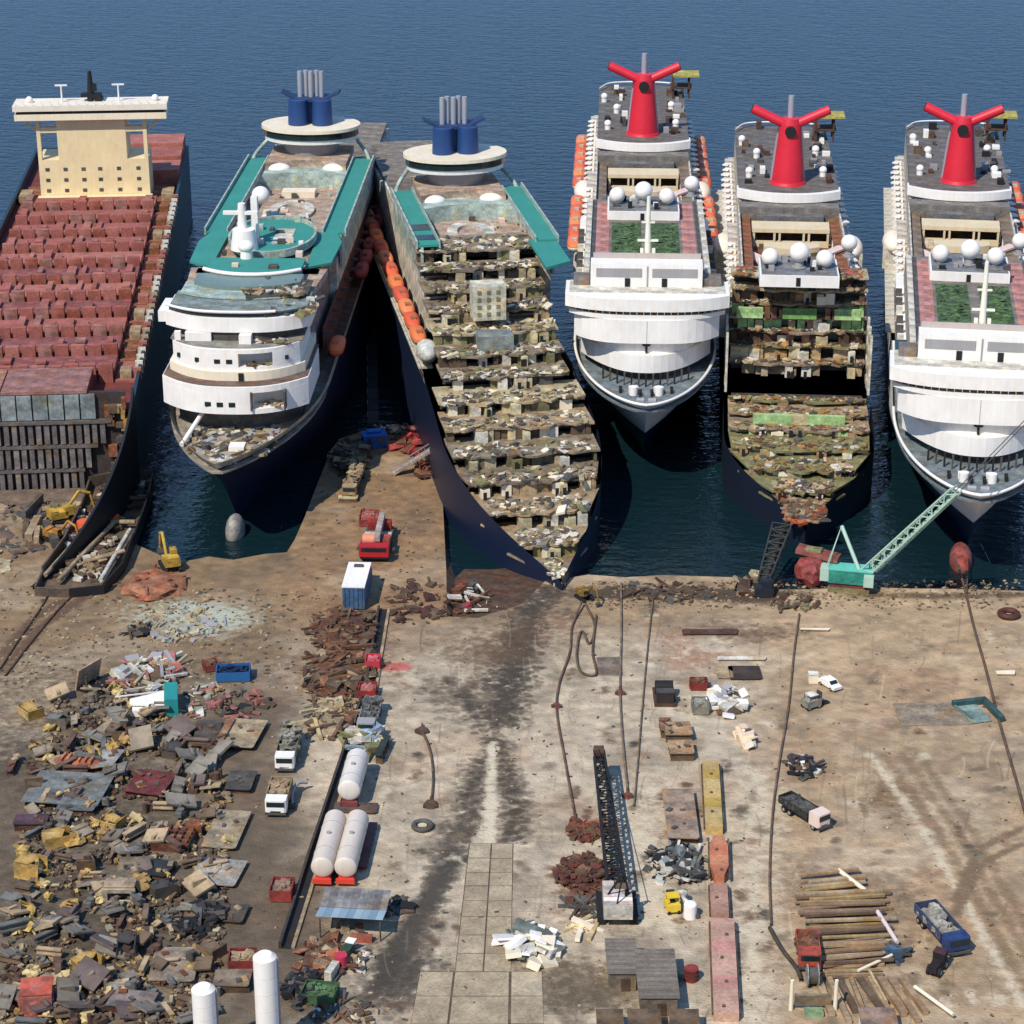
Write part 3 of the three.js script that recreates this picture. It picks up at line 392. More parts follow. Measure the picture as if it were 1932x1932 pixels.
function crownAft(S, o) { // everything from the pool deck aft
  const y = o.y ?? 40, c = o.c ?? 0, u0 = o.u0, disc = o.disc;
  S.B('superstructure', -14 + c, 14 + c, 20, 32.6, o.us, 228, C.dirtyW); S.B('pool_deck', -12.5 + c, 12.5 + c, y - 5.4, y - 4, u0, disc + 6, poolDeck); S.B('upper_house', -14 + c, 14 + c, 32.6, y - 5.4, o.us, disc + 30, C.dirtyW);
  for (const s of [-1, 1]) {
    const e = S.B('sun_deck', c + s * 13.2 - 2.4, c + s * 13.2 + 2.4, y - 0.5, y, u0, disc - 2, C.teal); mk('deck_rim', [bx(c + s * 15.7 - 0.2, c + s * 15.7 + 0.2, y - 0.8, y + 0.9, u0, disc - 2), bx(c + s * 10.7 - 0.15, c + s * 10.7 + 0.15, y - 0.8, y + 0.8, u0, disc - 2)], ltGreen, e);
    S.B('deck_wall', c + s * 14.6 - 0.3, c + s * 14.6 + 0.3, 32, y - 0.5, u0, disc, ltGreen); for (let i = 0; i < 7; i++) S.B('deck_post', c + s * 11 - 0.2, c + s * 11 + 0.2, y - 4, y - 0.5, u0 + 4 + i * (disc - u0 - 10) / 7, u0 + 4.5 + i * (disc - u0 - 10) / 7, C.dirtyW);
  }
  S.F('aft_terrace', 13.5, disc - 16, -6, 2, disc - 4, y - 4, y - 0.2, ltGreen).position.x = c; S.F('aft_bar', 10, disc - 10, -4, 2, disc + 6, y - 0.2, y + 1.5, poolDeck).position.x = c; for (const s of [-1, 1]) S.G('canopy', [sph(1, c + s * 7, y - 0.2, -(disc - 12), 3, 1.3, 2.2)], C.white);
  S.G('side_arch', [tube([v3(c + 14.5, y - 6, -(disc - 8)), v3(c + 14.5, y, -(disc - 2)), v3(c + 11, y + 4, -(disc + 3))], 0.5, 6, 14), tube([v3(c - 14.5, y - 6, -(disc - 8)), v3(c - 14.5, y, -(disc - 2)), v3(c - 11, y + 4, -(disc + 3))], 0.5, 6, 14)], ltGreen);
  S.B('aft_deck', -13.5 + c, 13.5 + c, y - 6, y - 5.4, disc + 6, 226, C.deck); const pu = (u0 + disc) / 2 - 4;
  S.G('pool', [ovalRing(c - 0.5, pu, 5.5, 9, 3.2, 6, y - 4, y - 3.3)], C.dirtyW); S.B('pool_stage', c - 4.5, c + 3.5, y - 4, y - 2.6, pu + 14, pu + 18, C.cream); for (let i = 0; i < 22; i++) { const w = c + rr(-9.5, 8), u = rr(u0 + 2, disc - 16); S.B('deck_gear', w, w + rr(0.6, 2), y - 4, y - 4 + rr(0.3, 1.3), u, u + rr(0.6, 2.2), pick([C.cream, C.brown, C.dirtyW, ltGreen, C.dgrey, pinkW])); }
  crownFunnel(S, disc, o.dy ?? 47, c);
}
const ship2 = new Ship('cruise_ship', 'navy hulled cruise ship with intact white front and blue funnel over a round lounge', [408, 885, 19], [587, 243, 47]);
{
  const S = ship2, h = crownHull, c = 0;
  S.G('hull', hullGeo(h, -3, 18.4), C.navy); S.G('hull_upper', hullGeo(h, 18.4, 20.2), M(0xcfc8b6, 'dirty')); S.P('fore_deck', deckOutline(h, 20, 1), 17.6, 18, M(0xa59a88, 'dirty', 0.9)); S.G('bulbous_bow', sph(1, 0.8, 0.8, -13.5, 1.9, 3.2, 4), M(0xa8a49c, 'dirty'));
  clutter(S, S.g, 190, -7, 9, 10, 26, 18, 1.3, [C.dirtyW, C.grey, C.tan, C.dgrey, C.brown, C.sand]); clutter(S, S.g, 30, -2, 2, 4, 10, 18, 1, [C.dirtyW, C.dgrey]);
  S.G('derrick', [bar(v3(-9, 18.5, -14), v3(-6.4, 21.5, -24), 0.5, 8)], C.white); S.B('hatch', 0.5, 3.5, 18, 18.9, 12, 15, C.white); for (const [w, u] of [[-4, 12], [-7, 19]]) S.G('windlass', cyl(0.8, 0.8, 1.5, w, 18, -u, 12), C.dgrey);
  S.F('lower_recess', 12.6, 25, 8, 2.4, 52, 18, 22.6, M(0x6e675c, 'dirty')); const t1 = S.F('tier_one', 14.6, 20.5, 7, 2.6, 46, 22.6, 23.6, C.white); S.P('tier_wall', notched(14.6, 20.5, 7, 2.6, 46, 4.2, 10.4, 4), 23.6, 27, C.white, t1); S.F('tier_top', 14.6, 20.5, 7, 2.6, 46, 27, 28.2, C.white, t1); windowsRow(S, t1, 14.6, 20.5, 7, 2.6, 24.6, [-4.6, -2.2, 0.2], 0.9); clutter(S, t1, 22, 5, 9.6, 22.6, 25.4, 23.6, 0.9, [C.tan, C.dirtyW, C.brown]); for (const [a, b] of [[4.2, 10.4]]) { S.B('opening_frame', a - 0.3, a, 23.4, 27.2, 20.1, 22, C.dgrey, t1); S.B('opening_frame', b, b + 0.3, 23.4, 27.2, 21, 23.5, C.dgrey, t1); }
  S.F('recess_one', 13.6, 24, 7, 2.6, 50, 28.2, 30.2, C.cream); S.F('recess_floor', 14.4, 21, 7, 2.6, 48, 28.15, 28.35, M(0x7a6152, 'dirty')); S.B('recess_door', 1.2, 2.2, 28.4, 30, 23.8, 24.4, C.black);
  const t2 = S.F('tier_two', 12.7, 24.5, 6, 2.8, 48, 30.2, 31, C.white); S.P('tier_wall', notched(12.7, 24.5, 6, 2.8, 48, 1.2, 7.8, 4), 31, 33.8, C.white, t2); S.F('tier_top', 12.7, 24.5, 6, 2.8, 48, 33.8, 34.6, C.white, t2); windowsRow(S, t2, 12.7, 24.5, 6, 2.8, 32.2, [-11, -7, -3, -0.6, 10.2], 0.85); clutter(S, t2, 20, 2, 7, 25.4, 28, 31, 0.8, [C.brown, C.olive, C.drust, C.tan]);
  S.F('recess_two', 12.8, 30, 6, 2.8, 50, 34.6, 36.6, C.dgrey); for (const [a, b] of [[-10, -4.8], [1, 3.4], [-12.2, -11]]) S.B('recess_room', a, b, 34.6, 36.5, 27.6 + Math.abs(a) * 0.2, 31, C.white); S.F('recess_deck', 13.3, 25.5, 6, 2.8, 48, 34.6, 34.75, M(0x9a9488, 'dirty')); clutter(S, S.g, 30, 4, 11, 28, 31, 34.8, 0.9, [C.olive, C.dirtyW, C.brown]);
  const br = S.F('bridge', 14.6, 29.5, 5, 2.8, 46, 36.6, 39.4, C.white); S.F('bridge_slit', 14.0, 30.5, 5, 2.8, 46, 39.4, 40.1, C.glass, br); S.F('bridge_roof', 13.8, 31.2, 5, 2.8, 46, 40.1, 40.25, M(0x8f9a92, 'dirty'), br); S.G('bridge_rim', [tube(bowed(14.5, 30, 5, 2.8, 36).slice(0, 15).map(([w, u]) => v3(w, 40.7, -u)), 0.3, 6, 30)], C.white, br); for (const s of [-1, 1]) S.B('bridge_wing', s > 0 ? 13 : -16.2, s > 0 ? 14.4 : -13, 37, 39.2, 35, 44, C.white, br);
  clutter(S, S.g, 90, 5, 15, 32, 42, 39.6, 1.3, [C.sand, C.dgrey, C.olive, C.brown, C.dirtyW]); clutter(S, S.g, 90, 0, 12, 41, 51, 40.9, 1.3, [C.tan, C.dgrey, C.brown, C.dirtyW]);
  S.F('glass_tier', 12.8, 40, 4, 2.4, 50, 38.6, 40.4, tglass); S.F('glass_tier_roof', 13, 39.4, 4, 2.4, 51, 40.4, 40.7, ltGreen); S.P('torn_roof', [[1, 39], [13.2, 42], [13.2, 52], [-1, 52]], 40.7, 40.9, M(0x5a5244, 'dirty')); S.F('glass_tier_upper', 11, 44.5, 4, 2.4, 54, 40.7, 41.6, tglass);
  S.F('solarium_glass', 9.6, 53, 4, 2.2, 64, 38, 41, tglass); for (let i = 0; i < 9; i++) { const w = -8.8 + i * 2.2; S.B('glazing_bar', w - 0.08, w + 0.08, 38, 41, 52.8 + 4 * Math.pow(Math.abs(w / 9.6), 2.2), 53 + 4 * Math.pow(Math.abs(w / 9.6), 2.2), ltGreen); } void (0); S.F('fore_sun_deck', 10, 52, 4, 2.2, 66, 41, 41.5, C.teal); S.G('fore_rim', [tube(bowed(10.1, 51.8, 4, 2.2, 66).slice(0, 19).map(([w, u]) => v3(w, 42, -u)), 0.45, 6, 36)], C.white);
  for (const s of [-1, 1]) { S.P('side_terrace', [[s * 9, 44], [s * 13, 47], [s * 14.6, 66], [s * 9, 66]], 37.6, 39.2, poolDeck); S.P('side_sun_deck', [[s * 10, 64], [s * 15.2, 68], [s * 15.8, 84], [s * 14, 92], [s * 10, 92]], 39.6, 40.1, C.teal); }
  S.B('front_house', -12.4, 12.4, 18, 38, 46, 96, M(0xa08a80, 'dirty')); S.B('mid_deck', -13, 13, 38, 39.2, 62, 96, poolDeck);
  const P = (a, b, w = 0, u = 0) => Array.from({ length: 36 }, (_, i) => { const t = i / 36 * Math.PI * 2; return [w + a * Math.cos(t), u + b * Math.sin(t)]; });
  S.P('sports_circle', P(9.2, 14.5, 0.6, 84), 40.6, 41.2, C.teal); S.G('circle_rim', [ovalRing(0.6, 84, 9.6, 15, 9.1, 14.4, 40.4, 42)], ltGreen); S.B('court', 1, 5, 41.2, 41.35, 78, 90, C.dirtyW);
  S.G('radar_mast', [cyl(3.0, 2.4, 4.4, -4.2, 41.2, -74, 18), cyl(1.1, 0.8, 6, -4.6, 45, -75, 12), bx(-8.6, -1.2, 48.6, 49.3, 74.4, 75.4)], C.white); S.G('satellite_dome', [sph(1.7, -2.6, 44, -66, 1, 0.8, 1), cyl(1.4, 1.2, 2.4, -2.6, 41.2, -66, 14)], C.white); S.B('mast_fin', -3.4, -2, 41.2, 51, 80, 82, C.white); S.G('radar_dome', sph(2.1, -6.4, 42.2, -116), C.white);
  for (let i = 0; i < 20; i++) { const w = rr(-9, 8), u = rr(54, 100); S.B('deck_gear', w, w + rr(0.6, 2), 41.2, 41.5 + rr(0.3, 1.2), u, u + rr(0.6, 2), pick([C.white, ltGreen, C.dgrey, pinkW])); }
  crownAft(S, { y: 40, us: 88, u0: 92, disc: S.len, dy: 47 });
  S.B('boat_deck', 13.6, 16.2, 20.2, 20.6, 70, 220, C.drust); S.B('boat_deck_wall', 13.8, 14.1, 20.6, 28, 60, 220, M(0x6a3a34, 'rust')); for (let i = 0; i < 14; i++) S.B('davit', 14, 15.6, 26, 26.6, 62 + i * 8, 62.6 + i * 8, C.dgrey);  // dark deck, wall and davits: shade of this side put into their colours
  lifeboat(S.world(16.6, 23.4, 62), S.g.rotation.y, M(0xf07a4a, 'clean'), C.orange, 'bright orange lifeboat alone near the bridge of the navy ship', null, 0.95);
  [118, 129, 140, 151, 162, 173, 184].forEach((u, i) => lifeboat(S.world(16.4, 23.6, u), S.g.rotation.y, M(0x9c4038, 'clean'), M(0x7a3630, 'clean'), nth[i] + ' dark red lifeboat from the bow, shade put into colour, intact blue funnel ship', 'lifeboats of the navy cruise ship with shade in their red', 0.95));  // boats in shade: the darkening is put into these reds
}
const ship3 = new Ship('cruise_ship', 'half dismantled cruise ship, front cut into open decks down to the shore, blue funnel', [1062, 1100, 4], [838, 298, 47]);
{
  const S = ship3, h = { ...crownHull, rake: 1, e0: 51, e1: 50, p0: 1.2, p1: 1.15 };
  S.G('hull', hullGeo(h, -3, (u) => u < 50 ? 3.5 + u * 0.27 : Math.min(20.5, 17 + (u - 50) * 0.16), 8, 90), C.navy); S.G('hull_edge', hullGeo(h, 19.2, (u) => u < 72 ? 19.2 : 21, 2, 90), M(0xb9b4ac, 'dirty'));
  const hw = (u, y) => Math.min(y > 22 ? 13.4 : 15.2, halfB(h, Math.max(0.5, u), 20) - 0.3), o = { deck: [M(0x9a8a72, 'dirty', 0.95), C.sand, M(0x8b7a66, 'dirty', 0.95), C.tan], wall: [C.brown, C.olive, M(0x7b7152, 'dirty'), C.dgrey, C.tan], cabin: [C.cream, M(0xe5d9b2, 'dirty'), C.dirtyW, C.olive, M(0xd9cba0, 'dirty'), C.sand], closed: 0.5, cabins: 1.25, debris: 150, size: 0.95, junk: [C.dirtyW, C.sand, C.olive, C.brown, C.tan, C.dgrey, C.cream, M(0x8d8070, 'dirty')] };
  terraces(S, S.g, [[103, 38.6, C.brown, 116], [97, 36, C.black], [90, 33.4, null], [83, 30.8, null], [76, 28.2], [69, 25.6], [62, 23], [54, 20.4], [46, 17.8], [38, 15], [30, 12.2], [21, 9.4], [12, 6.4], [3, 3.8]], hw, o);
  const ts = S.B('stair_tower', -4.5, 2.5, 30, 37.5, 79, 84, M(0xe3dcc4, 'dirty')); for (let i = 0; i < 4; i++) for (let k = 0; k < 3; k++) S.B('tower_window', -3.6 + k * 2, -2.8 + k * 2, 31 + i * 1.6, 31.8 + i * 1.6, 78.85, 79.2, C.olive, ts);
  S.B('grey_block', -4.5, 2.8, 25.8, 29, 71, 76, M(0x8f958f, 'dirty'));
  crownAft(S, { y: 40, us: 104, u0: 104, disc: S.len, dy: 47, c: 2.6 });
  S.P('torn_sun_deck', [[12, 84], [18, 88], [18, 106], [12, 106]], 39, 39.6, C.teal); for (const [a, b] of [[108, 112], [116, 121]]) S.B('dark_gap_plate', -12.8, -8.4, 40.02, 40.1, a, b, C.glass);  // dark plates laid on the deck paint in the darkness of gaps
  S.B('boat_deck', -16.4, -13.4, 20.4, 20.8, 78, 215, C.dirtyW);
  const os = [0xe07a45, 0xdb6040, 0xe48a5a, 0xcf5a42]; for (let i = 0; i < 11; i++) lifeboat(S.world(-15.2, 24.6, 88 + i * 10), S.g.rotation.y, M(os[i % 4], 'clean'), M(0xc98a64, 'dirty'), nth[i] + ' orange lifeboat from the bow, left side of the cut blue funnel ship', 'lifeboats along the cut open navy ship', 0.95);
  S.G('tender_cover', [sph(1, -14.4, 24, -79, 2.4, 2.3, 4.4)], M(0xe3e2d4, 'dirty'));
}

{ // narrow floating walkway between the two blue funnel ships
  const a = at(704, 800, 0.9), b = at(700, 500, 0.9), t = thing('floating_walkway', 'narrow dark floating walkway in the gap between the two blue funnel ships', 'walkway', a, Math.atan2(b.x - a.x, b.z - a.z)), L = a.distanceTo(b), n = 16;
  for (let i = 0; i < n; i++) { mk('float', box(2.6, 1.2, L / n - 0.4, 0, -0.2, L * (i + 0.5) / n), M(i % 2 ? 0x3a3a38 : 0x4a4844, 'dirty'), t); mk('rail_post', box(0.15, 1.1, 0.15, 1.2, 0.9, L * (i + 0.5) / n), C.grey, t); }
}
// ---------- the red container ship at the left edge, its fore end cut away ----------
const ship1 = new Ship('container_ship', 'red decked container ship with cream bridge tower, its fore end cut away', v3(-98.7, 0, -440), v3(-112.4, 0, -610));
{
  const S = ship1, redM = M(0xb0675c, 'concrete', 0.9), redD = M(0x7d3a34, 'concrete', 0.9), redL = M(0xbd776a, 'concrete', 0.9), reds = [redM, redM, redM, redL, M(0xa8604f, 'dirty', 0.9), M(0xa9756a, 'dirty', 0.9)], creamM = M(0xead9a8, 'clean', 0.6), brn = M(0x9c6a48, 'rust', 0.95);
  S.G('hull', [bx(21.3, 22, -3, 21, 0, 222), bx(-22, -21.3, -3, 21, 0, 222), bx(-21.3, 21.3, -3, 21, 221.3, 222)], M(0x15343c, 'clean', 0.5));
  S.B('main_deck', -21.3, 21.3, 17.6, 18.4, 1, 222, redD);
  for (let k = 0; k < 11; k++) { // hatch bays from fore to aft
    const u = 17 + k * 13.6, bay = S.B('hatch_cover', -18.2, 16.4, 18.4, 20.8, u + 3, u + 11.4, pick([redM, redL, M(0x9c5a52, 'dirty')]));
    for (let i = 0; i < 10; i++) { const w = -18.2 + i * 3.5, p = S.B('lashing_panel', w, w + 2.9, 18.4, 22.4 + rr(-0.15, 0.25), u, u + 1.5, pick(reds), bay); void p; if (rnd() < 0.45) S.B('cell_box', w + 0.3, w + rr(1.2, 2.6), 21.2, 21.2 + rr(0.2, 0.6), u + rr(4, 6), u + rr(6.5, 12), pick(reds), bay); }
    S.B('walkway', 16.6, 21.3, 18.4, 18.9, u, u + 13, k % 3 ? brn : redM, bay); S.B('side_locker', 17.6, 20, 18.9, 20.6, u + 1, u + rr(3, 6), pick([brn, redL, C.tan]), bay);
    for (let i = 0; i < 3; i++) S.B('side_bracket', 20.6, 22.2, 18.9, 21.6, u + i * 4.4, u + i * 4.4 + 0.8, pick([C.tan, redL, C.dirtyW]), bay);
  }
  for (const [a, b] of [[-21.5, -5.2], [-4.9, 12.4]]) S.B('cover_plate', a, b, 22, 22.6, 0.4, 15.5, M(a < -10 ? 0xb5836e : 0xa4756b, 'dirty', 0.85)); S.B('fore_house', -21.5, 12.4, 18.4, 22, 2, 15.5, redD); for (let i = 0; i < 5; i++) S.B('hold_box', -19 + i * 6.5, -16 + i * 6.5 + rr(0, 2), 18.4, 21.8, 15.8, 17, pick(reds));
  // the exposed bulkhead
  const bk = S.B('bulkhead', -21.3, 20, -1.5, 22, 0.9, 2, M(0x453c38, 'dirty'));
  for (let i = 0; i < 11; i++) { const w = -21 + i * 3.2; S.B('bulkhead_panel', w, w + 2.9, 16.6, 21.8, -0.1 + rr(0, 0.3), 0.9, M([0x8f9a9a, 0x84908f, 0x9aa3a2][i % 3], 'dirty', 0.8), bk); }
  for (let t = 0; t < 4; t++) { S.B('bulkhead_shelf', -21.2, 17 - t * 3, 15.8 - t * 5.2, 16.4 - t * 5.2, -0.6, 0.9, M(0x6f655f, 'dirty'), bk); for (let i = 0; i < 23; i++) { const w = -21 + i * 1.62; if (w > 16 - t * 3) continue; S.B('bulkhead_rib', w, w + 0.85 + rr(0, 0.25), 11.4 - t * 5.2, 15.8 - t * 5.2, -0.5 + rr(0, 0.3), 0.9, M([0x827874, 0x756b68, 0x8f8680][i % 3], 'dirty'), bk); } }
  for (let i = 0; i < 22; i++) { const w = rr(15, 20), y = rr(2, 19); S.B('side_tank_plate', w, w + rr(0.8, 2), y, y + rr(0.8, 2.6), rr(-0.8, -0.2), 0.9, pick([M(0xb88f4a, 'dirty'), C.tan, C.brown, C.dgrey, brn]), bk); }
  // side plating sloping down to the shore
  const pos = [], N = 26; const edge = (t) => [22 - 15 * t * t * 1.0 - 1.2 * t, 20.6 * Math.pow(1 - t, 1.25) + 2.6, -52 * t];
  for (let i = 0; i < N; i++) { const [w0, y0, u0] = edge(i / N), [w1, y1, u1] = edge((i + 1) / N); for (const [w, y, u] of [[w0, y0, u0], [w0, -2, u0], [w1, y1, u1], [w1, y1, u1], [w0, -2, u0], [w1, -2, u1], [w0 - 0.5, y0, u0], [w1 - 0.5, y1, u1], [w0, y0, u0], [w0, y0, u0], [w1 - 0.5, y1, u1], [w1, y1, u1]]) pos.push(w, y, -u); }
  const sg = new THREE.BufferGeometry(); sg.setAttribute('position', new THREE.Float32BufferAttribute(pos, 3)); sg.computeVertexNormals(); S.G('cut_side_plate', sg, M(0x12181c, 'clean', 0.6));
  const fl = [[-24, 0]]; for (let i = 0; i <= N; i++) { const [w, , u] = edge(i / N); fl.push([w - 0.6, u]); } fl.push([-24, -50]); S.P('double_bottom', fl.reverse(), 0.4, 1.6, M(0x84705e, 'dirty', 0.95));
  clutter(S, S.g, 260, -22, 12, -34, -9, 1.7, 1.5, [C.brown, C.tan, C.dgrey, M(0x7d6a60, 'dirty'), C.steel]); clutter(S, S.g, 90, 3, 15, -26, -8, 1.8, 1.3, [C.yellow, C.tan, C.olive, M(0xb8a04a, 'dirty')]); clutter(S, S.g, 90, -18, 4, -46, -30, 1.8, 1.3, [C.tan, C.sand, C.brown]);
  for (let i = 0; i < 14; i++) { const w = rr(-22, 10), u = -rr(10, 32); S.G('tank_girder', [box(rr(0.8, 1.6), rr(1.2, 3.6), rr(4, 11), w, 2.4, -u, rr(-0.4, 0.4))], pick([C.brown, C.dgrey, C.steel, C.tan])); }
  // bridge tower
  const T0 = 168, c = 0; const tw = S.B('bridge_tower', -9.4, 8.8, 18.4, 41.4, T0, T0 + 13, creamM);
  for (const s of [-1, 1]) { S.B('tower_side', s > 0 ? 8.8 : -14.8, s > 0 ? 14.4 : -9.4, 18.4, 30.2, T0, T0 + 13, creamM, tw); S.B('tower_column', s > 0 ? 13.4 : -14.8, s > 0 ? 14.4 : -13.8, 30.2, 41.4, T0, T0 + 2, creamM, tw); S.B('tower_beam', s > 0 ? 8.8 : -13.8, s > 0 ? 13.4 : -9.4, 37.6, 39, T0 + 0.1, T0 + 2, creamM, tw); S.G('wing_brace', [bar(v3(s * 14.2, 37.5, -T0 - 1), v3(s * 18.4, 41.2, -T0 - 1), 0.35, 8)], creamM, tw); }
  const wg = S.B('bridge_wing', -20, 20, 41.4, 43, T0 - 2.2, T0 + 7, M(0xf3e8c8, 'clean'), tw); S.B('bridge_windows', -19.4, 19.4, 43, 43.9, T0 - 1.6, T0 + 6.5, C.glass, tw); S.B('bridge_roof', -20.3, 20.3, 43.9, 45.4, T0 - 2.4, T0 + 7.2, M(0xeae2cb, 'clean'), tw); void wg;
  for (let r = 0; r < 3; r++) for (const w of [-12.6, -7.8, -3, 1.4, 6.4, 11.6]) S.B('porthole', w - 0.55, w + 0.55, 21.4 + r * 2.9, 22.3 + r * 2.9, T0 - 0.1, T0 + 0.2, C.dgrey, tw);
  S.B('tower_base', -15.4, 15, 18.4, 20.6, T0 - 3, T0 - 0.2, creamM); for (let i = 0; i < 13; i++) S.B('vent_box', -14 + i * 2.2, -12.9 + i * 2.2, 18.4, 19.8, T0 - 8, T0 - 6.6, M(0xf2dcc4, 'clean')); S.B('cross_deck', -20, 20, 18.4, 19, T0 - 12, T0 + 16, brn);
  const ms = S.G('radar_mast', [cyl(1.1, 0.5, 8, 0, 45.4, -T0 - 3, 10), bx(-2.6, 2.8, 46.6, 47.4, T0 + 2, T0 + 4.4), bx(-0.4, 1.6, 48, 50, T0 + 2.4, T0 + 3.6), bx(0.6, 3.2, 45.4, 46.6, T0 + 2, T0 + 4)], C.black); void ms;
  for (const w of [-7.6, 7.4]) { const p = S.G('radar_post', [cyl(0.25, 0.2, 4.4, w, 45.4, -T0 - 2, 8)], C.white); S.B('radar_bar', w - 1.6, w + 1.6, 49.7, 50.1, T0 + 1.8, T0 + 2.2, C.white, p); } for (const w of [-16.2, 17]) S.G('radar_dome', [sph(0.9, w, 46.2, -T0 - 2)], C.white);
  for (let i = 0; i < 18; i++) S.B('roof_rail_post', -19.8 + i * 2.33, -19.7 + i * 2.33 + 0.15, 45.4, 46.5, T0 - 2.2, T0 - 2, C.white);
  for (let k = 0; k < 3; k++) S.B('hatch_cover', 2, 21.2, 18.4, 22.8 + k * 0.9, T0 + 17 + k * 12.4, T0 + 28.6 + k * 12.4, k % 2 ? redM : redL); for (const s of [-1, 1]) S.G('mooring_gear', [bx(s * 19 - 1.6, s * 19 + 1.6, 19, 20.8, T0 - 2, T0 + 6)], C.tan);
}
{ // the cut-off bow section lying beside it
  const o = at(175, 1000, 1.6), t = thing('hull_section', 'cut off hull section full of beams, lying on the shore beside the container ship', 'hull section', o);
  const q = [[168, 905], [225, 893], [288, 893], [280, 930], [268, 965], [252, 1010], [232, 1060], [196, 1100], [130, 1107], [66, 1104], [80, 1075], [120, 1020], [150, 960]].map(([x, y]) => at(x, y, 4.2)).map((p) => [p.x - o.x, p.z - o.z]);
  mk('section_floor', plan(q, -0.8, 0.8), C.brown, t);
  q.forEach((a, i) => { const b = q[(i + 1) % q.length], L = Math.hypot(b[0] - a[0], b[1] - a[1]), hgt = i > 6 && i < 9 ? 2.6 : 3.4 + rr(-0.6, 0.4); mk('side_plate', box(L, hgt, 0.35, (a[0] + b[0]) / 2, hgt / 2 - 0.4, (a[1] + b[1]) / 2, -Math.atan2(b[1] - a[1], b[0] - a[0])), M(i > 2 && i < 8 ? 0x1b1a1c : 0x6b5a4c, 'dirty'), t); });
  const P = (x, y, h) => { const p = at(x, y, h); return v3(p.x - o.x, h - o.y, p.z - o.z); };
  for (const [a, b] of [[[85, 1085], [185, 975]], [[110, 1095], [215, 985]], [[190, 1095], [245, 1000]], [[150, 985], [255, 985]], [[175, 940], [270, 940]], [[160, 1060], [235, 1040]]]) mk('girder', [bar(P(...a, 3.6), P(...b, 4), 0.55, 4)], pick([C.tan, C.brown, C.dirtyW]), t);
  for (const [x, y] of [[160, 985], [210, 975]]) mk('open_tank', [cyl(1.6, 1.6, 1.6, P(x, y, 4).x, 1, P(x, y, 4).z, 14)], pick([C.orange, C.dirtyW]), t);
  const junk = [[], [], [], []]; for (let i = 0; i < 260; i++) { const k = rnd(), y = rr(905, 1095), x = 170 - (y - 905) * 0.42 + rr(10, 95) + (y < 960 ? 20 : 0), p = P(x, y, 2.6); junk[i % 4].push(box(rr(0.4, 2), rr(0.2, 1), rr(0.3, 2), p.x, p.y + k * 0.8, p.z, rnd() * 3, rr(-0.4, 0.4))); }
  junk.forEach((g, i) => { mk('section_scrap', g, [C.tan, C.brown, C.dirtyW, C.drust][i], t).userData.kind = 'stuff'; });
}
// ---------- yard: builders ----------
const PI = Math.PI, deg = (a) => a * PI / 180;
const put = (px, py, y = 2.02) => at(px, py, y);
function binBox(name, label, cat, px, py, turn, w, hgt, d, m, fill, group) { // open skip with a load
  const t = thing(name, label, cat, put(px, py), deg(turn), group), e = 0.15;
  mk('floor', box(w, 0.2, d, 0, 0.25, 0), m, t); mk('side', box(e, hgt, d, -w / 2, hgt / 2 + 0.15, 0), m, t); mk('side', box(e, hgt, d, w / 2, hgt / 2 + 0.15, 0), m, t); mk('end', box(w, hgt, e, 0, hgt / 2 + 0.15, -d / 2), m, t); mk('end', box(w, hgt * 0.92, e, 0, hgt * 0.46 + 0.15, d / 2), m, t);
  for (let i = 0; i < 3; i++) { const z = -d / 2 + d * (i + 0.8) / 3.6; mk('rib', box(0.12, hgt, 0.18, -w / 2 - 0.1, hgt / 2 + 0.15, z), m, t); mk('rib', box(0.12, hgt, 0.18, w / 2 + 0.1, hgt / 2 + 0.15, z), m, t); }
  if (fill) { const gs = []; for (let i = 0; i < 26; i++) gs.push(box(rr(0.3, 1), rr(0.2, 0.6), rr(0.3, 1.2), rr(-w / 2 + 0.5, w / 2 - 0.5), hgt * 0.75 + rr(0, 0.4), rr(-d / 2 + 0.5, d / 2 - 0.5), rnd() * 3, rr(-0.4, 0.4))); gs.push(box(w - 0.3, hgt * 0.7, d - 0.3, 0, hgt * 0.38 + 0.2, 0)); mk('load', gs, fill, t).userData.kind = 'stuff'; }
  return t;
}
function wheels(t, w, zs, r = 0.5) { for (const z of zs) for (const s of [-1, 1]) { const k = mk('wheel', [new THREE.CylinderGeometry(r, r, 0.35, 14).rotateZ(PI / 2).translate(s * (w / 2 - 0.2), r, z)], C.black, t); mk('rim', [new THREE.CylinderGeometry(r * 0.5, r * 0.5, 0.38, 10).rotateZ(PI / 2).translate(s * (w / 2 - 0.19), r, z)], C.grey, k); } }
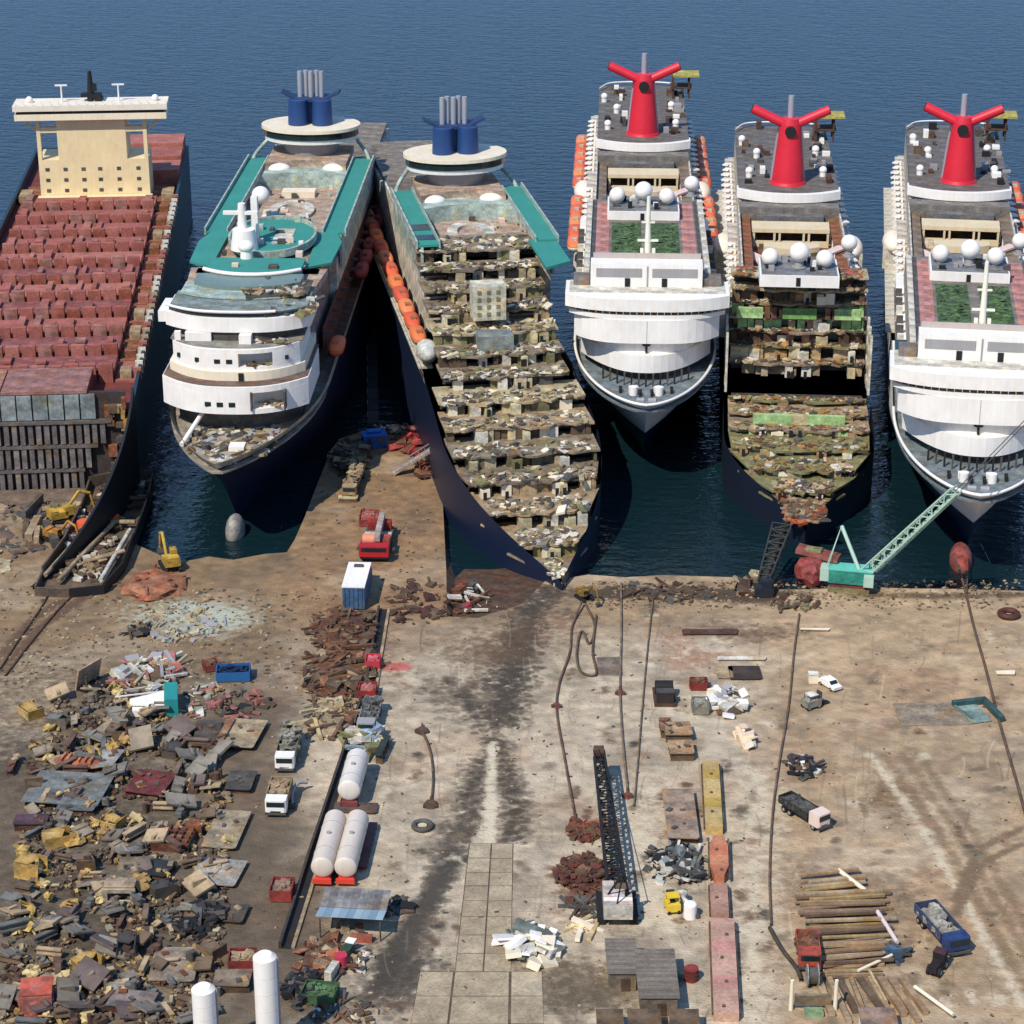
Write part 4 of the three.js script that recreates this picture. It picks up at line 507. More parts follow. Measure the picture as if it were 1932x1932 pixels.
function truck(label, px, py, turn, o) { // cab at +z
  const t = thing('truck', label, 'truck', put(px, py), deg(turn)), w = o.w ?? 2.6, L = o.L ?? 9;
  mk('chassis', box(w * 0.5, 0.4, L, 0, 0.95, 0), C.black, t); wheels(t, w, [L / 2 - 1.2, -L / 2 + 1.2, -L / 2 + 2.5], 0.52);
  const cab = mk('cab', [plan([[-w / 2, L / 2 - 2.1], [w / 2, L / 2 - 2.1], [w / 2, L / 2 - 0.25], [w / 2 - 0.3, L / 2], [-w / 2 + 0.3, L / 2], [-w / 2, L / 2 - 0.25]], 0.8, 2.9)], o.cab, t); mk('windscreen', box(w - 0.5, 0.8, 0.1, 0, 2.25, L / 2 + 0.01), C.glass, cab); mk('bumper', box(w, 0.35, 0.3, 0, 0.75, L / 2 + 0.05), C.dgrey, cab);
  const bed = mk('bed', box(w, 0.25, L - 2.5, 0, 1.3, -1.25), o.bed, t); for (const s of [-1, 1]) mk('bed_side', box(0.12, o.bh ?? 1.2, L - 2.5, s * w / 2, 1.4 + (o.bh ?? 1.2) / 2, -1.25), o.bed, bed); mk('tail_gate', box(w, o.bh ?? 1.2, 0.12, 0, 1.4 + (o.bh ?? 1.2) / 2, -L / 2), o.bed, bed);
  const gs = []; for (let i = 0; i < 60; i++) gs.push(box(rr(0.4, 1.5), rr(0.2, 0.7), rr(0.4, 1.6), rr(-w / 2, w / 2) * 0.8, rr(1.6, 1.7 + (o.lh ?? 1.4)), rr(-L / 2 + 0.6, L / 2 - 2.8), rnd() * 3, rr(-0.5, 0.5))); mk('load', gs, o.load, t).userData.kind = 'stuff';
  return t;
}
function tanker(label, px, py, turn, L, r, m, frame) {
  const t = thing('tank_trailer', label, 'tank trailer', put(px, py), deg(turn)); wheels(t, 2.4, [-L / 2 + 1, -L / 2 + 2.2, L / 2 - 1.5], 0.5);
  mk('frame', box(2.2, 0.35, L + 0.6, 0, 1, 0), frame, t); const b = mk('tank', [new THREE.CylinderGeometry(r, r, L - 0.8, 26).rotateX(PI / 2).translate(0, 1.2 + r, 0), sph(r, 0, 1.2 + r, L / 2 - 0.4, 1, 1, 0.3), sph(r, 0, 1.2 + r, -L / 2 + 0.4, 1, 1, 0.3)], m, t);
  for (const z of [-L / 4, L / 4]) mk('band', [new THREE.TorusGeometry(r + 0.02, 0.05, 6, 26).translate(0, 1.2 + r, z)], C.grey, b); mk('hatch', [cyl(0.35, 0.35, 0.25, 0, 1.2 + 2 * r - 0.03, 0, 12)], C.grey, b); mk('bumper', box(2.7, 0.75, 0.35, 0, 0.95, L / 2 + 0.3), frame, t); return t;
}
function excavator(label, px, py, turn, m, s = 1) {
  const t = thing('excavator', label, 'excavator', put(px, py), deg(turn)); t.scale.setScalar(s);
  for (const k of [-1, 1]) mk('track', [new THREE.BoxGeometry(0.7, 0.7, 4.2).translate(k * 1.3, 0.5, 0), new THREE.CylinderGeometry(0.4, 0.4, 0.7, 12).rotateZ(PI / 2).translate(k * 1.3, 0.5, 2.1), new THREE.CylinderGeometry(0.4, 0.4, 0.7, 12).rotateZ(PI / 2).translate(k * 1.3, 0.5, -2.1)], C.black, t);
  mk('turntable', [cyl(0.8, 0.8, 0.4, 0, 0.8, 0, 16)], C.dgrey, t); const b = mk('body', [box(2.7, 1.2, 3.2, 0, 1.8, -0.8), box(2.5, 0.5, 1.2, 0, 2.5, -1.7)], m, t); const cb = mk('cab', box(1.1, 1.6, 1.6, -0.8, 2.4, 1.1), m, b); mk('window', box(0.9, 0.8, 0.1, -0.8, 2.7, 1.92), C.glass, cb);
  const bm = mk('boom', [bar(v3(0.4, 1.9, 0.8), v3(0.4, 5.2, 3.6), 0.32, 6), bar(v3(0.4, 5.2, 3.6), v3(0.4, 4.4, 5.6), 0.3, 6)], m, t); mk('arm', [bar(v3(0.4, 4.5, 5.6), v3(0.4, 1.4, 6.4), 0.24, 6)], m, bm); mk('bucket', [box(1.1, 0.9, 0.9, 0.4, 0.9, 6.3, 0, 0.3)], C.dgrey, bm); return t;
}
function lattice(a, b, w0, w1, h0, h1, r, bays, m, parent, deckM) { // a four-chord lattice boom between a and b
  const d = new THREE.Vector3().subVectors(b, a).normalize(), x = new THREE.Vector3().crossVectors(v3(0, 1, 0), d).normalize(), y = new THREE.Vector3().crossVectors(d, x), at_ = (t, sx, sy) => a.clone().lerp(b, t).addScaledVector(x, sx * (w0 + (w1 - w0) * t) / 2).addScaledVector(y, sy * (h0 + (h1 - h0) * t) / 2), bm = [];
  for (const sx of [-1, 1]) for (const sy of [-1, 1]) mk('chord', [bar(at_(0, sx, sy), at_(1, sx, sy), r, 6)], m, parent);
  for (let i = 0; i < bays; i++) { const t0 = i / bays, t1 = (i + 1) / bays, f = i % 2 ? 1 : -1; for (const sy of [-1, 1]) { bm.push(bar(at_(t0, -f, sy), at_(t1, f, sy), r * 0.6, 5), bar(at_(t1, -1, sy), at_(t1, 1, sy), r * 0.6, 5)); } for (const sx of [-1, 1]) bm.push(bar(at_(t0, sx, -f), at_(t1, sx, f), r * 0.6, 5)); }
  mk('lacing', bm, m, parent).userData.kind = 'stuff';
}
function pile(name, label, cat, px, py, rad, hgt, n, mats, o = {}) { // heap of one kind of scrap: a mound and the pieces lying on it
  const c = put(px, py), t = thing(name, label, cat, c, 0, o.group), rx = rad, rz = rad * (o.sz ?? 1);
  if (!o.flat) mk('mound', rock(1, rx * 0.8, hgt * 0.75, rz * 0.8, 0.2, 2).translate(0, 0, 0), o.base ?? C.brown, t);
  const small = mats.map(() => []);
  for (let i = 0; i < n; i++) {
    const a = rnd() * 6.28, q = Math.sqrt(rnd()), x = Math.cos(a) * q * rx, z = Math.sin(a) * q * rz, y = hgt * Math.max(0.05, (o.flat ? 0.25 * rnd() : 0.8 * Math.sqrt(Math.max(0, 1 - q * q)))), s = (o.size ?? 1.2) * (0.28 + 1.3 * Math.pow(rnd(), 1.8)), k = Math.floor(rnd() * mats.length);
    const g = rnd() < (o.long ?? 0.3) ? box(s * 0.3, s * 0.25, s * 2.6, x, y + 0.15, z, rnd() * 3.1, rr(-0.35, 0.35)) : box(s * rr(0.7, 1.7), s * rr(0.08, 0.6), s * rr(0.6, 1.3), x, y + 0.15, z, rnd() * 3.1, rr(-0.4, 0.4), rr(-0.4, 0.4));
    if (i < (o.parts ?? 14)) mk(o.part ?? 'scrap_piece', g, mats[k], t); else small[k].push(g);
  }
  small.forEach((g, k) => { if (g.length) mk('small_scrap', g, mats[k], t).userData.kind = 'stuff'; }); return t;
}
function chain(name, label, pts, r, m, group, y = 2.25) { const p = pts.map(([a, b, h]) => at(a, b, h ?? y)); const o = mk(name, tube(p, r, 6, p.length * 10), m); return tag(o, label, name === 'anchor_chain' ? 'chain' : 'rope', group); }
function slabThing(name, label, cat, px, py, turn, w, hgt, d, m, o = {}) { // a flat steel panel with ribs and a worn edge
  const t = thing(name, label, cat, put(px, py), deg(turn), o.group); if (o.tilt) t.rotation.x = o.tilt;
  mk('plate', plan([[-w / 2, -d / 2 + 0.2], [-w / 2 + 0.3, -d / 2], [w / 2, -d / 2], [w / 2 + rr(-0.3, 0.1), d / 2 - 0.3], [w / 2 - 0.4, d / 2], [-w / 2, d / 2 + rr(-0.3, 0)]], hgt - 0.15, hgt), m, t); for (let i = 0; i < (o.ribs ?? 3); i++) { const z = -d / 2 + d * (i + 0.6) / (o.ribs ?? 3); mk('rib', box(w * 0.94, Math.max(0.1, hgt - 0.15), 0.14, 0, (hgt - 0.15) / 2, z), o.rib ?? C.brown, t); }
  for (let i = 0; i < (o.top ?? 0); i++) mk('fitting', box(rr(0.3, 1.2), rr(0.15, 0.4), rr(0.3, 1.4), rr(-w, w) * 0.35, hgt + 0.1, rr(-d, d) * 0.35, rnd()), pick([C.brown, C.dgrey, C.rust, C.tan]), t); return t;
}
// ---------- yard: things ----------
// jetty
{ const t = thing('site_cabin', 'bright blue cabin at the tip of the jetty', 'cabin', put(706, 842), 0.2); mk('wall', box(5, 2.8, 3.2, 0, 1.5, 0), M(0x2a5fae, 'dirty'), t); const r = mk('roof', box(5.3, 0.2, 3.5, 0, 3, 0), M(0x2f6cc4, 'clean'), t); mk('tank', [new THREE.CylinderGeometry(0.5, 0.5, 3, 14).rotateZ(PI / 2).translate(0, 3.6, 0)], M(0x3474c8, 'clean'), r); mk('door', box(0.9, 2, 0.1, -1.2, 1.2, 1.64), C.navy, t); mk('window', box(1.2, 0.8, 0.1, 1.1, 1.8, 1.64), C.glass, t); }
pile('scrap_pile', 'red painted scrap pieces at the jetty tip beside the gangway', 'scrap pile', 778, 842, 4.2, 2, 60, [M(0xa8262c, 'dirty'), M(0x8c1f28, 'dirty'), C.rust, M(0xc04a44, 'dirty')], { base: C.rust, parts: 16, size: 1.4, sz: 1.4 });
pile('scrap_pile', 'pale red and white scrap along the far edge of the jetty', 'scrap pile', 742, 814, 5, 1.2, 46, [C.dirtyW, M(0xc06a62, 'dirty'), C.rust, M(0x3c8a80, 'dirty')], { parts: 12, size: 1.1, sz: 0.5 });
pile('scrap_pile', 'rust red scrap under the gangway on the jetty edge', 'scrap pile', 815, 885, 4, 1.2, 50, [C.rust, C.drust, M(0xb0503a, 'dirty')], { parts: 12, size: 1.2, sz: 1.6, base: C.rust });
pile('scrap_pile', 'brown scrap row along the left edge of the jetty', 'scrap pile', 660, 868, 4.2, 2.2, 120, [C.brown, C.tan, C.drust, C.olive, C.dgrey], { parts: 20, size: 1.4, sz: 2.6 });
{ const a = at(742, 893, 2.4), b = at(834, 836, 8), d = b.clone().sub(a), L = d.length(), t = thing('gangway', 'long grey gangway leaning from the jetty to the cut open ship', 'gangway', a); t.rotation.order = 'YXZ'; t.rotation.y = Math.atan2(d.x, d.z); t.rotation.x = -Math.asin(d.y / L); mk('deck', box(1.9, 0.3, L, 0, 0, L / 2), M(0xb3a394, 'dirty'), t); for (const s of [-1, 1]) { mk('side_rail', box(0.1, 0.15, L, s * 0.95, 1, L / 2), C.grey, t); for (let i = 0; i < 8; i++) mk('rail_post', box(0.1, 1, 0.1, s * 0.95, 0.55, L * (i + 0.5) / 8), C.grey, t); } }
truck('long flatbed truck with pale crossbars, left side of the jetty', 668, 918, -4, { L: 15, w: 2.9, cab: C.tan, bed: C.brown, load: C.tan, bh: 0.8 });
slabThing('scrap_plate', 'pale striped plate in front of the flatbed truck on the jetty', 'plate', 657, 945, 0, 4, 0.9, 2.2, C.sand, { ribs: 3 });
{ const t = thing('mobile_crane', 'red and white mobile crane truck in the middle of the jetty', 'crane truck', put(712, 1035), deg(-2)); wheels(t, 5.2, [-5, -2, 3, 5.4], 0.7); mk('chassis', box(5.4, 1, 14, 0, 1.3, 0), C.dgrey, t); mk('cab', box(5.6, 2.1, 2.2, 0, 2.5, 6.4), M(0xb01c24, 'clean', 0.5), t); mk('windscreen', box(4.8, 0.8, 0.1, 0, 2.9, 7.52), C.glass, t); mk('winch', [new THREE.CylinderGeometry(1.1, 1.1, 2.6, 18).rotateZ(PI / 2).translate(-1.2, 3, 2.6)], M(0xd98a6a, 'clean'), t); mk('engine_house', box(3, 1.6, 3, 1.2, 2.6, 2.4), M(0xc0503f, 'dirty'), t); mk('walkway', box(5.2, 0.5, 3, 0, 2.1, -1.4), C.dirtyW, t); mk('boom', box(1.1, 1.1, 12, 0.4, 4, -1.4), M(0xb9a89c, 'dirty'), t); mk('counterweight', box(4.6, 1.6, 2, 0, 2.6, -6), M(0xa4322c, 'dirty'), t); for (const s of [-1, 1]) mk('outrigger', box(0.5, 0.5, 4.4, s * 3.1, 1.2, 1, s * 0.15), C.dgrey, t); }
binBox('skip', 'small red skip behind the red crane truck on the jetty', 'skip', 697, 985, 0, 3.6, 1.5, 5, M(0xa8403a, 'dirty'), M(0xb87268, 'dirty'));
{ const t = thing('shipping_container', 'blue container with a white roof on the jetty road', 'container', put(674, 1128), deg(-3)); const w = 4.0, L = 11, h = 4.2; mk('wall', box(w, h, L, 0, h / 2 + 0.3, 0), M(0x4d6f96, 'dirty'), t); const r = mk('roof', box(w + 0.2, 0.25, L + 0.2, 0, h + 0.42, 0), C.white, t); mk('roof_hatch', box(1.7, 0.3, 0.9, 0, h + 0.7, -3.6), C.dgrey, r); for (let i = 0; i < 5; i++) mk('wall_rib', box(0.16, h - 0.3, 0.12, -1.6 + i * 0.8, h / 2 + 0.3, L / 2 + 0.05), M(0x3f5f86, 'dirty'), t); wheels(t, 4, [-3, 3], 0.5); mk('cab', box(3.4, 2.4, 2.6, 0.2, 1.6, -7), M(0xa8524c, 'dirty'), t); }
pile('scrap_pile', 'dark brown earth and scrap heap below the blue container', 'scrap pile', 645, 1192, 6.5, 2.2, 110, [M(0x6f5238, 'rust'), C.brown, M(0x7d5f42, 'rust'), M(0x8a6a48, 'rust')], { parts: 16, size: 0.9, sz: 1.5, base: M(0x6b4a33, 'rust') });
pile('scrap_pile', 'rusty scrap slope beside the long drain wall', 'scrap pile', 640, 1262, 6.5, 1.8, 120, [C.rust, C.brown, C.tan, C.drust, M(0x8d6a4a, 'rust')], { parts: 24, size: 1.5, sz: 2.2, long: 0.5, base: M(0x80603f, 'rust') });
pile('scrap_pile', 'tan rusty scrap beside the drain wall, next to the white cab truck', 'scrap pile', 625, 1352, 4.5, 1.2, 80, [C.tan, C.rust, C.sand, C.brown], { parts: 16, size: 1.4, sz: 2.2, long: 0.5, base: C.tan });
pile('scrap_pile', 'dark rust heap on the jetty road end', 'scrap pile', 790, 1135, 6, 0.7, 90, [C.drust, M(0x5a3a30, 'rust'), C.brown], { parts: 14, size: 1, sz: 1.7, flat: true });
pile('scrap_pile', 'red cable and plate debris on the muddy ramp', 'scrap pile', 885, 1128, 3.6, 0.8, 40, [M(0xa83a34, 'dirty'), C.rust, C.dgrey, C.dirtyW], { parts: 14, size: 1.1, sz: 2, flat: true, long: 0.6 });
// left shore
excavator('yellow excavator on the shore right of the hull section', 322, 1072, 200, C.yellow, 1.1); excavator('yellow excavator working on the container ship double bottom', 118, 985, 120, C.yellow, 1.1); excavator('orange yellow excavator by the cut plate, left shore', 105, 1020, 60, M(0xc98a3a, 'dirty'), 0.9);
pile('earth_mound', 'orange red earth mound beside the hull section', 'mound', 290, 1105, 7, 2.2, 20, [M(0xa87250, 'rust')], { base: M(0xae7a56, 'rust'), parts: 6, size: 0.7, sz: 1.2 });
binBox('skip', 'blue skip among the scrap left of the jetty road', 'skip', 441, 1279, 4, 5.6, 1.8, 3.4, M(0x1f5c92, 'clean'), C.navy);
binBox('skip', 'dark red skip left of the blue skip', 'skip', 398, 1262, 20, 2.4, 1.2, 2.6, M(0x8a4238, 'dirty'), C.rust);
pile('scrap_pile', 'pale grey crushed scrap spread on the dirt, left shore', 'scrap pile', 350, 1170, 8, 0.5, 150, [M(0xb9bcae, 'dirty'), C.sand, C.grey, C.tan], { parts: 26, size: 0.9, sz: 1.2, flat: true });
pile('scrap_pile', 'small black machinery scrap left of the pale debris', 'scrap pile', 262, 1192, 1.8, 0.9, 26, [C.dgrey, C.black, C.brown], { parts: 10, size: 0.9, sz: 1.6 });
// long drain wall
{ const t = thing('drain_wall', 'long low wall with a dark channel running down the left half of the yard', 'wall', put(715, 1150)); const pts = [[715, 1150], [700, 1235], [690, 1300], [665, 1370], [642, 1440], [612, 1530], [585, 1610], [560, 1690], [528, 1790]].map(([a, b]) => put(a, b)), o = pts[0]; for (let i = 0; i + 1 < pts.length; i++) { const a = pts[i], b = pts[i + 1], L = a.distanceTo(b), an = Math.atan2(b.x - a.x, b.z - a.z), mx = (a.x + b.x) / 2 - o.x, mz = (a.z + b.z) / 2 - o.z; mk('wall_panel', box(0.4, 0.9, L - 0.1, mx, 0.45, mz, an), M(0x4a4038, 'dirty'), t); mk('channel_kerb', box(0.5, 0.35, L - 0.1, mx + 1.8, 0.17, mz, an), C.tan, t); mk('channel_floor', box(1.3, 0.06, L, mx + 0.9, 0.04, mz, an), M(0x2a241e, 'dirty'), t); } }
binBox('skip', 'small bright red skip at the top of the drain wall', 'skip', 704, 1258, 0, 2.4, 1.7, 2.8, M(0xc0303a, 'clean'), M(0xd06a70, 'dirty'));
binBox('skip', 'red skip between the bright red skip and the slab truck', 'skip', 694, 1312, -3, 2.8, 1.6, 3.2, M(0xa8332e, 'dirty'), M(0xb87068, 'dirty'));
truck('grey truck with slabs beside the drain wall, behind the tank truck', 698, 1365, -4, { L: 11, w: 2.9, cab: C.grey, bed: C.grey, load: C.steel, bh: 0.8, lh: 0.8 });
pile('scrap_pile', 'pale broken slabs and blue sheets behind the tank truck', 'scrap pile', 688, 1405, 3.4, 1.8, 50, [C.dirtyW, C.sand, C.olive, M(0x9fb4c4, 'dirty')], { parts: 14, size: 1.6, sz: 1.5 });
slabThing('dark_panel', 'dark green panel standing beside the tank truck', 'panel', 722, 1425, -8, 1.2, 1.8, 7, M(0x2f3a34, 'dirty'), { ribs: 4 });
tanker('white tank truck with round end on a red frame beside the drain wall', 668, 1492, -4, 11, 1.75, M(0xdcd6c8, 'clean', 0.5), M(0x8c4440, 'dirty')); slabThing('loading_frame', 'red bordered steel frame around the tank truck end', 'frame', 671, 1528, -4, 6.6, 0.5, 3, M(0x6a5a52, 'dirty'), { ribs: 3, rib: M(0xa84a44, 'dirty') });
tanker('left one of the two cream tank trailers with red bumpers', 622, 1622, -4, 14.5, 1.65, M(0xd6cbb9, 'clean', 0.5), M(0xd8402c, 'clean')); tanker('right one of the two cream tank trailers with red bumpers', 665, 1622, -4, 14.5, 1.65, M(0xd6cbb9, 'clean', 0.5), M(0xd8402c, 'clean'));
slabThing('ramp_panel', 'dark maroon ramp panel right of the tank trailers', 'panel', 694, 1600, -4, 1.4, 0.7, 13, M(0x6a4444, 'dirty'), { ribs: 8 });
{ const t = thing('shed', 'blue grey tarpaulin roofed shed below the tank trailers', 'shed', put(668, 1750), deg(-6)); for (const [x, z] of [[-4.2, -3], [4.2, -3], [-4.2, 3], [4.2, 3]]) mk('post', [cyl(0.12, 0.12, 3, x, 0, z, 8)], C.dgrey, t); for (let i = 0; i < 9; i++) mk('roof_sheet', box(1.02, 0.1, 4.2, -4.2 + i * 1.04, 3.4, -2.1, 0, 0.16), M([0x8d8a86, 0x7f7a78, 0x95918c][i % 3], 'dirty'), t); for (let i = 0; i < 9; i++) mk('roof_sheet', box(1.02, 0.1, 3.4, -4.2 + i * 1.04, 3.35, 1.7, 0, -0.2), M([0x8fa5b0, 0x7f98a6, 0x9db3ba][i % 3], 'clean'), t); mk('back_wall', box(8.4, 2.4, 0.15, 0, 1.2, -3.4), C.drust, t); mk('bench', box(3, 0.9, 1, 1.6, 0.45, 3.2), M(0xb86a58, 'dirty'), t); for (let i = 0; i < 5; i++) mk('crate', box(rr(0.6, 1.2), rr(0.5, 1.1), rr(0.6, 1), rr(-3.6, 3), 0.5, rr(-1, 2.6), rnd()), pick([C.rust, C.dgrey, C.tan]), t); }
truck('truck with a white cab and a tall scrap load, left of the drain wall', 545, 1428, -2, { L: 11, w: 3, cab: C.white, bed: C.olive, load: M(0xa09a88, 'dirty'), bh: 1.4, lh: 2.2 });
truck('small truck with a white front and tan canopy left of the drain wall', 527, 1520, -3, { L: 7.5, w: 3.2, cab: C.white, bed: C.tan, load: C.tan, bh: 1.6, lh: 1 });
{ const t = thing('pipe_arch', 'bent grey pipe lying beside the small canopy truck', 'pipe', put(560, 1505)); mk('pipe', tube([v3(-0.4, 0.3, 3), v3(-0.6, 1.2, 0.5), v3(0.2, 1.7, -1.6), v3(1.4, 1.2, -2.6)], 0.28, 8), C.grey, t); mk('pipe_shoe', box(1, 0.6, 1, -0.4, 0.3, 3), C.dgrey, t); }
binBox('skip', 'red skip against the drain wall, left of the tank trailers', 'skip', 533, 1690, -3, 3, 1.9, 3.6, M(0xa2413a, 'dirty'), M(0x9a7a66, 'dirty')); binBox('skip', 'dark red skip beside the tall white silo', 'skip', 459, 1825, 2, 3.6, 2, 3, M(0x92382f, 'dirty'), C.tan);
for (const [px, py, label] of [[508, 1990, 'tall white silo beside the dark red skip, bottom edge'], [392, 2010, 'shorter white silo at the bottom edge, left of the tall one']]) { const t = thing('silo', label, 'silo', put(px, py)), H = px > 450 ? 14.6 : 11.4; for (let i = 0; i < 6; i++) mk('ring', [cyl(1.48, 1.48, H / 6 - 0.05, 0, i * H / 6, 0, 26)], C.white, t); mk('top', [cyl(1.5, 0.9, 0.5, 0, H, 0, 26)], C.white, t); mk('ladder', box(0.4, H, 0.12, 1.5, H / 2, 0), C.grey, t); }
binBox('skip', 'green skip right of the tall white silo', 'skip', 604, 1885, -10, 4.4, 1.6, 3.4, M(0x4a6b45, 'dirty'), M(0x59784f, 'dirty'));
pile('scrap_pile', 'black tyres and cable heap left of the green skip', 'scrap pile', 572, 1872, 2.4, 1.8, 60, [C.black, M(0x1e1d22, 'dirty'), C.dgrey], { parts: 16, size: 1, sz: 1.8 });
{ const t = thing('gas_rack', 'rack with a red drum and white bottles right of the green skip', 'rack', put(645, 1822), deg(-18)); mk('frame', box(1.6, 0.2, 8, 0, 0.3, 0), C.dgrey, t); mk('drum', [cyl(0.85, 0.85, 1.6, 0.1, 0.4, 0.4, 18)], M(0xb83048, 'clean'), t); mk('bottle_row', box(1, 1.4, 3, -0.2, 1, 3), C.dirtyW, t); mk('green_box', box(1.2, 1.4, 2.2, 0, 1, -2.2), M(0x2c4a36, 'dirty'), t); mk('hood', box(1.3, 0.2, 1.2, 0, 1.9, -3.4), C.white, t); }
pile('scrap_pile', 'mixed rust and orange scrap below the blue grey shed', 'scrap pile', 612, 1812, 4, 1.2, 80, [C.rust, M(0xc07a5c, 'dirty'), C.tan, C.drust], { parts: 18, size: 1.1, sz: 1.3 });
pile('scrap_pile', 'grey and white parts on the oily ground near the bottom edge', 'scrap pile', 650, 1915, 4.5, 0.8, 60, [C.dirtyW, C.dgrey, C.brown, C.rust], { parts: 16, size: 0.8, sz: 0.8, flat: true }); pile('scrap_pile', 'small bright parts right of the red drum', 'scrap pile', 684, 1815, 1.4, 0.7, 20, [C.dirtyW, C.rust, C.dgrey], { parts: 10, size: 0.6, sz: 2.2, flat: true });
pile('scrap_pile', 'dark parts at the right corner of the blue grey shed', 'scrap pile', 745, 1712, 2.4, 0.8, 30, [C.dgrey, C.black, C.brown], { parts: 10, size: 1, flat: true });
// middle of the yard
{ const t = thing('crawler_crane', 'crawler crane with white machine house and low black lattice boom', 'crane', put(1165, 1738)); const o = t.position; for (const s of [-1, 1]) mk('track', [box(1.1, 1.1, 7, s * 2.3, 0.6, -2.5)], C.black, t); mk('machine_house', box(4.0, 2.2, 4.4, 0, 2.6, -0.2), C.dirtyW, t); for (let i = 0; i < 4; i++) mk('roof_panel', box(4, 0.12, 0.9, 0, 3.76, -1.8 + i * 1.05), pick([C.white, M(0xdcc8bc, 'dirty')]), t); mk('exhaust', [cyl(0.25, 0.25, 1, 1.2, 3.7, -0.6, 10)], C.black, t); mk('cab', box(1.6, 2.4, 2.2, -1.2, 2.5, -3.6), M(0xd9c8bc, 'dirty'), t); mk('winch', [new THREE.CylinderGeometry(0.9, 0.9, 3.2, 18).rotateZ(PI / 2).translate(0.2, 2.6, -4.2)], C.brown, t);
  const A = v3(0, 3, -5), q = at(1130, 1422, 7), Bq = v3(q.x - o.x, 5, q.z - o.z), bm = new THREE.Group(); bm.name = 'boom'; t.add(bm); lattice(A, Bq, 2.5, 1.5, 1.9, 1.2, 0.2, 22, C.black, bm); mk('boom_head', [box(1.6, 1.6, 2.4, Bq.x, Bq.y, Bq.z)], C.drust, bm); const gt = mk('gantry', [bar(v3(-1.4, 3.6, -1), v3(0.6, 8, 0.5), 0.16), bar(v3(1.6, 3.6, -1), v3(0.8, 8, 0.5), 0.16), bar(v3(-0.2, 3.7, 1.6), v3(0.6, 8, 0.5), 0.12)], C.black, t); mk('pendant', [bar(v3(0.7, 8, 0.5), Bq.clone().add(v3(0, 0.8, 0)), 0.07)], C.black, gt); }
pile('scrap_pile', 'brown red rust heap left of the crawler crane', 'scrap pile', 1098, 1652, 3.8, 1, 130, [C.drust, C.rust, M(0x744234, 'rust'), C.brown], { parts: 24, size: 0.9, sz: 1.5, base: M(0x6e4836, 'rust') }); pile('scrap_pile', 'small red rust patch of scrap under the crane boom', 'scrap pile', 1108, 1572, 3.2, 0.6, 60, [M(0x8a4038, 'rust'), C.rust, C.brown], { parts: 14, size: 0.8, sz: 0.9, base: M(0x7d4c3c, 'rust') });
pile('scrap_pile', 'grey pipes and plates left of the crane machine house', 'scrap pile', 1112, 1705, 3.4, 0.6, 50, [C.dgrey, C.steel, C.drust], { parts: 16, size: 1.1, sz: 1.2, flat: true, long: 0.7 });
pile('scrap_pile', 'heap of white broken panels in the middle of the yard', 'scrap pile', 1002, 1785, 3.9, 1.6, 46, [C.white, C.dirtyW, C.cream, M(0x7d8578, 'dirty')], { parts: 26, size: 2, sz: 1.35, base: M(0x6d6f62, 'dirty'), part: 'white_panel', long: 0.1 }); pile('plank_pile', 'pale timber planks right of the white panel heap', 'plank pile', 1088, 1752, 2.6, 0.5, 14, [C.cream, M(0xe0cc9c, 'dirty')], { parts: 14, size: 1.5, sz: 0.6, flat: true, long: 1, part: 'plank' });
const roofShed = (px, py, w, d, hgt, turn, label) => { const t = thing('shed', label, 'shed', put(px, py), deg(turn)); mk('wall', box(w - 0.6, hgt - 0.2, d - 0.6, 0, hgt / 2 - 0.1, 0), M(0x8a7a68, 'dirty'), t); const n = Math.round(d / 0.55); for (let i = 0; i < n; i++) mk('roof_sheet', box(w, 0.12, d / n - 0.05, 0, hgt + 0.06 + (i % 2) * 0.05, -d / 2 + d * (i + 0.5) / n), M([0x857a6e, 0x8c8175, 0x7f7468][i % 3], 'concrete', 0.8), t); mk('door', box(1.2, 1.9, 0.1, 0.4, 1, d / 2 - 0.26), C.drust, t); return t; };
roofShed(1172, 1838, 4.2, 8.6, 2.8, 0, 'smaller grey roofed shed below the crawler crane'); roofShed(1238, 1872, 5.4, 11.6, 2.9, 0, 'larger grey roofed shed right of the smaller shed');
for (const [px, w, m, lbl] of [[1150, 3.2, C.brown, 'brown walled hut at the bottom edge below the smaller shed'], [1215, 4, M(0xa86a5c, 'dirty'), 'reddish hut at the bottom edge below the larger shed'], [1290, 3.6, M(0x97614f, 'dirty'), 'rust red hut at the bottom edge beside the pink pontoon']]) { const t = thing('hut', lbl, 'hut', put(px, 1948)); mk('wall', box(w, 2.2, 3, 0, 1.1, 0), m, t); mk('roof', box(w + 0.3, 0.15, 3.4, 0, 2.3, 0, 0, 0.06), pick([C.tan, C.brown, M(0x9a7f6c, 'dirty')]), t); mk('door', box(0.9, 1.8, 0.1, 0.5, 0.9, 1.54), C.drust, t); }
{ const t = thing('drum', 'dark red drum right of the larger grey shed', 'drum', put(1304, 1848)); mk('shell', [cyl(0.95, 0.95, 1.7, 0, 0, 0, 20)], M(0x7a2a26, 'dirty'), t); mk('lid', [cyl(0.98, 0.98, 0.1, 0, 1.7, 0, 20)], M(0x8c342e, 'dirty'), t); for (const y of [0.5, 1.1]) mk('hoop', [new THREE.TorusGeometry(0.96, 0.05, 6, 20).rotateX(PI / 2).translate(0, y, 0)], C.drust, t); }
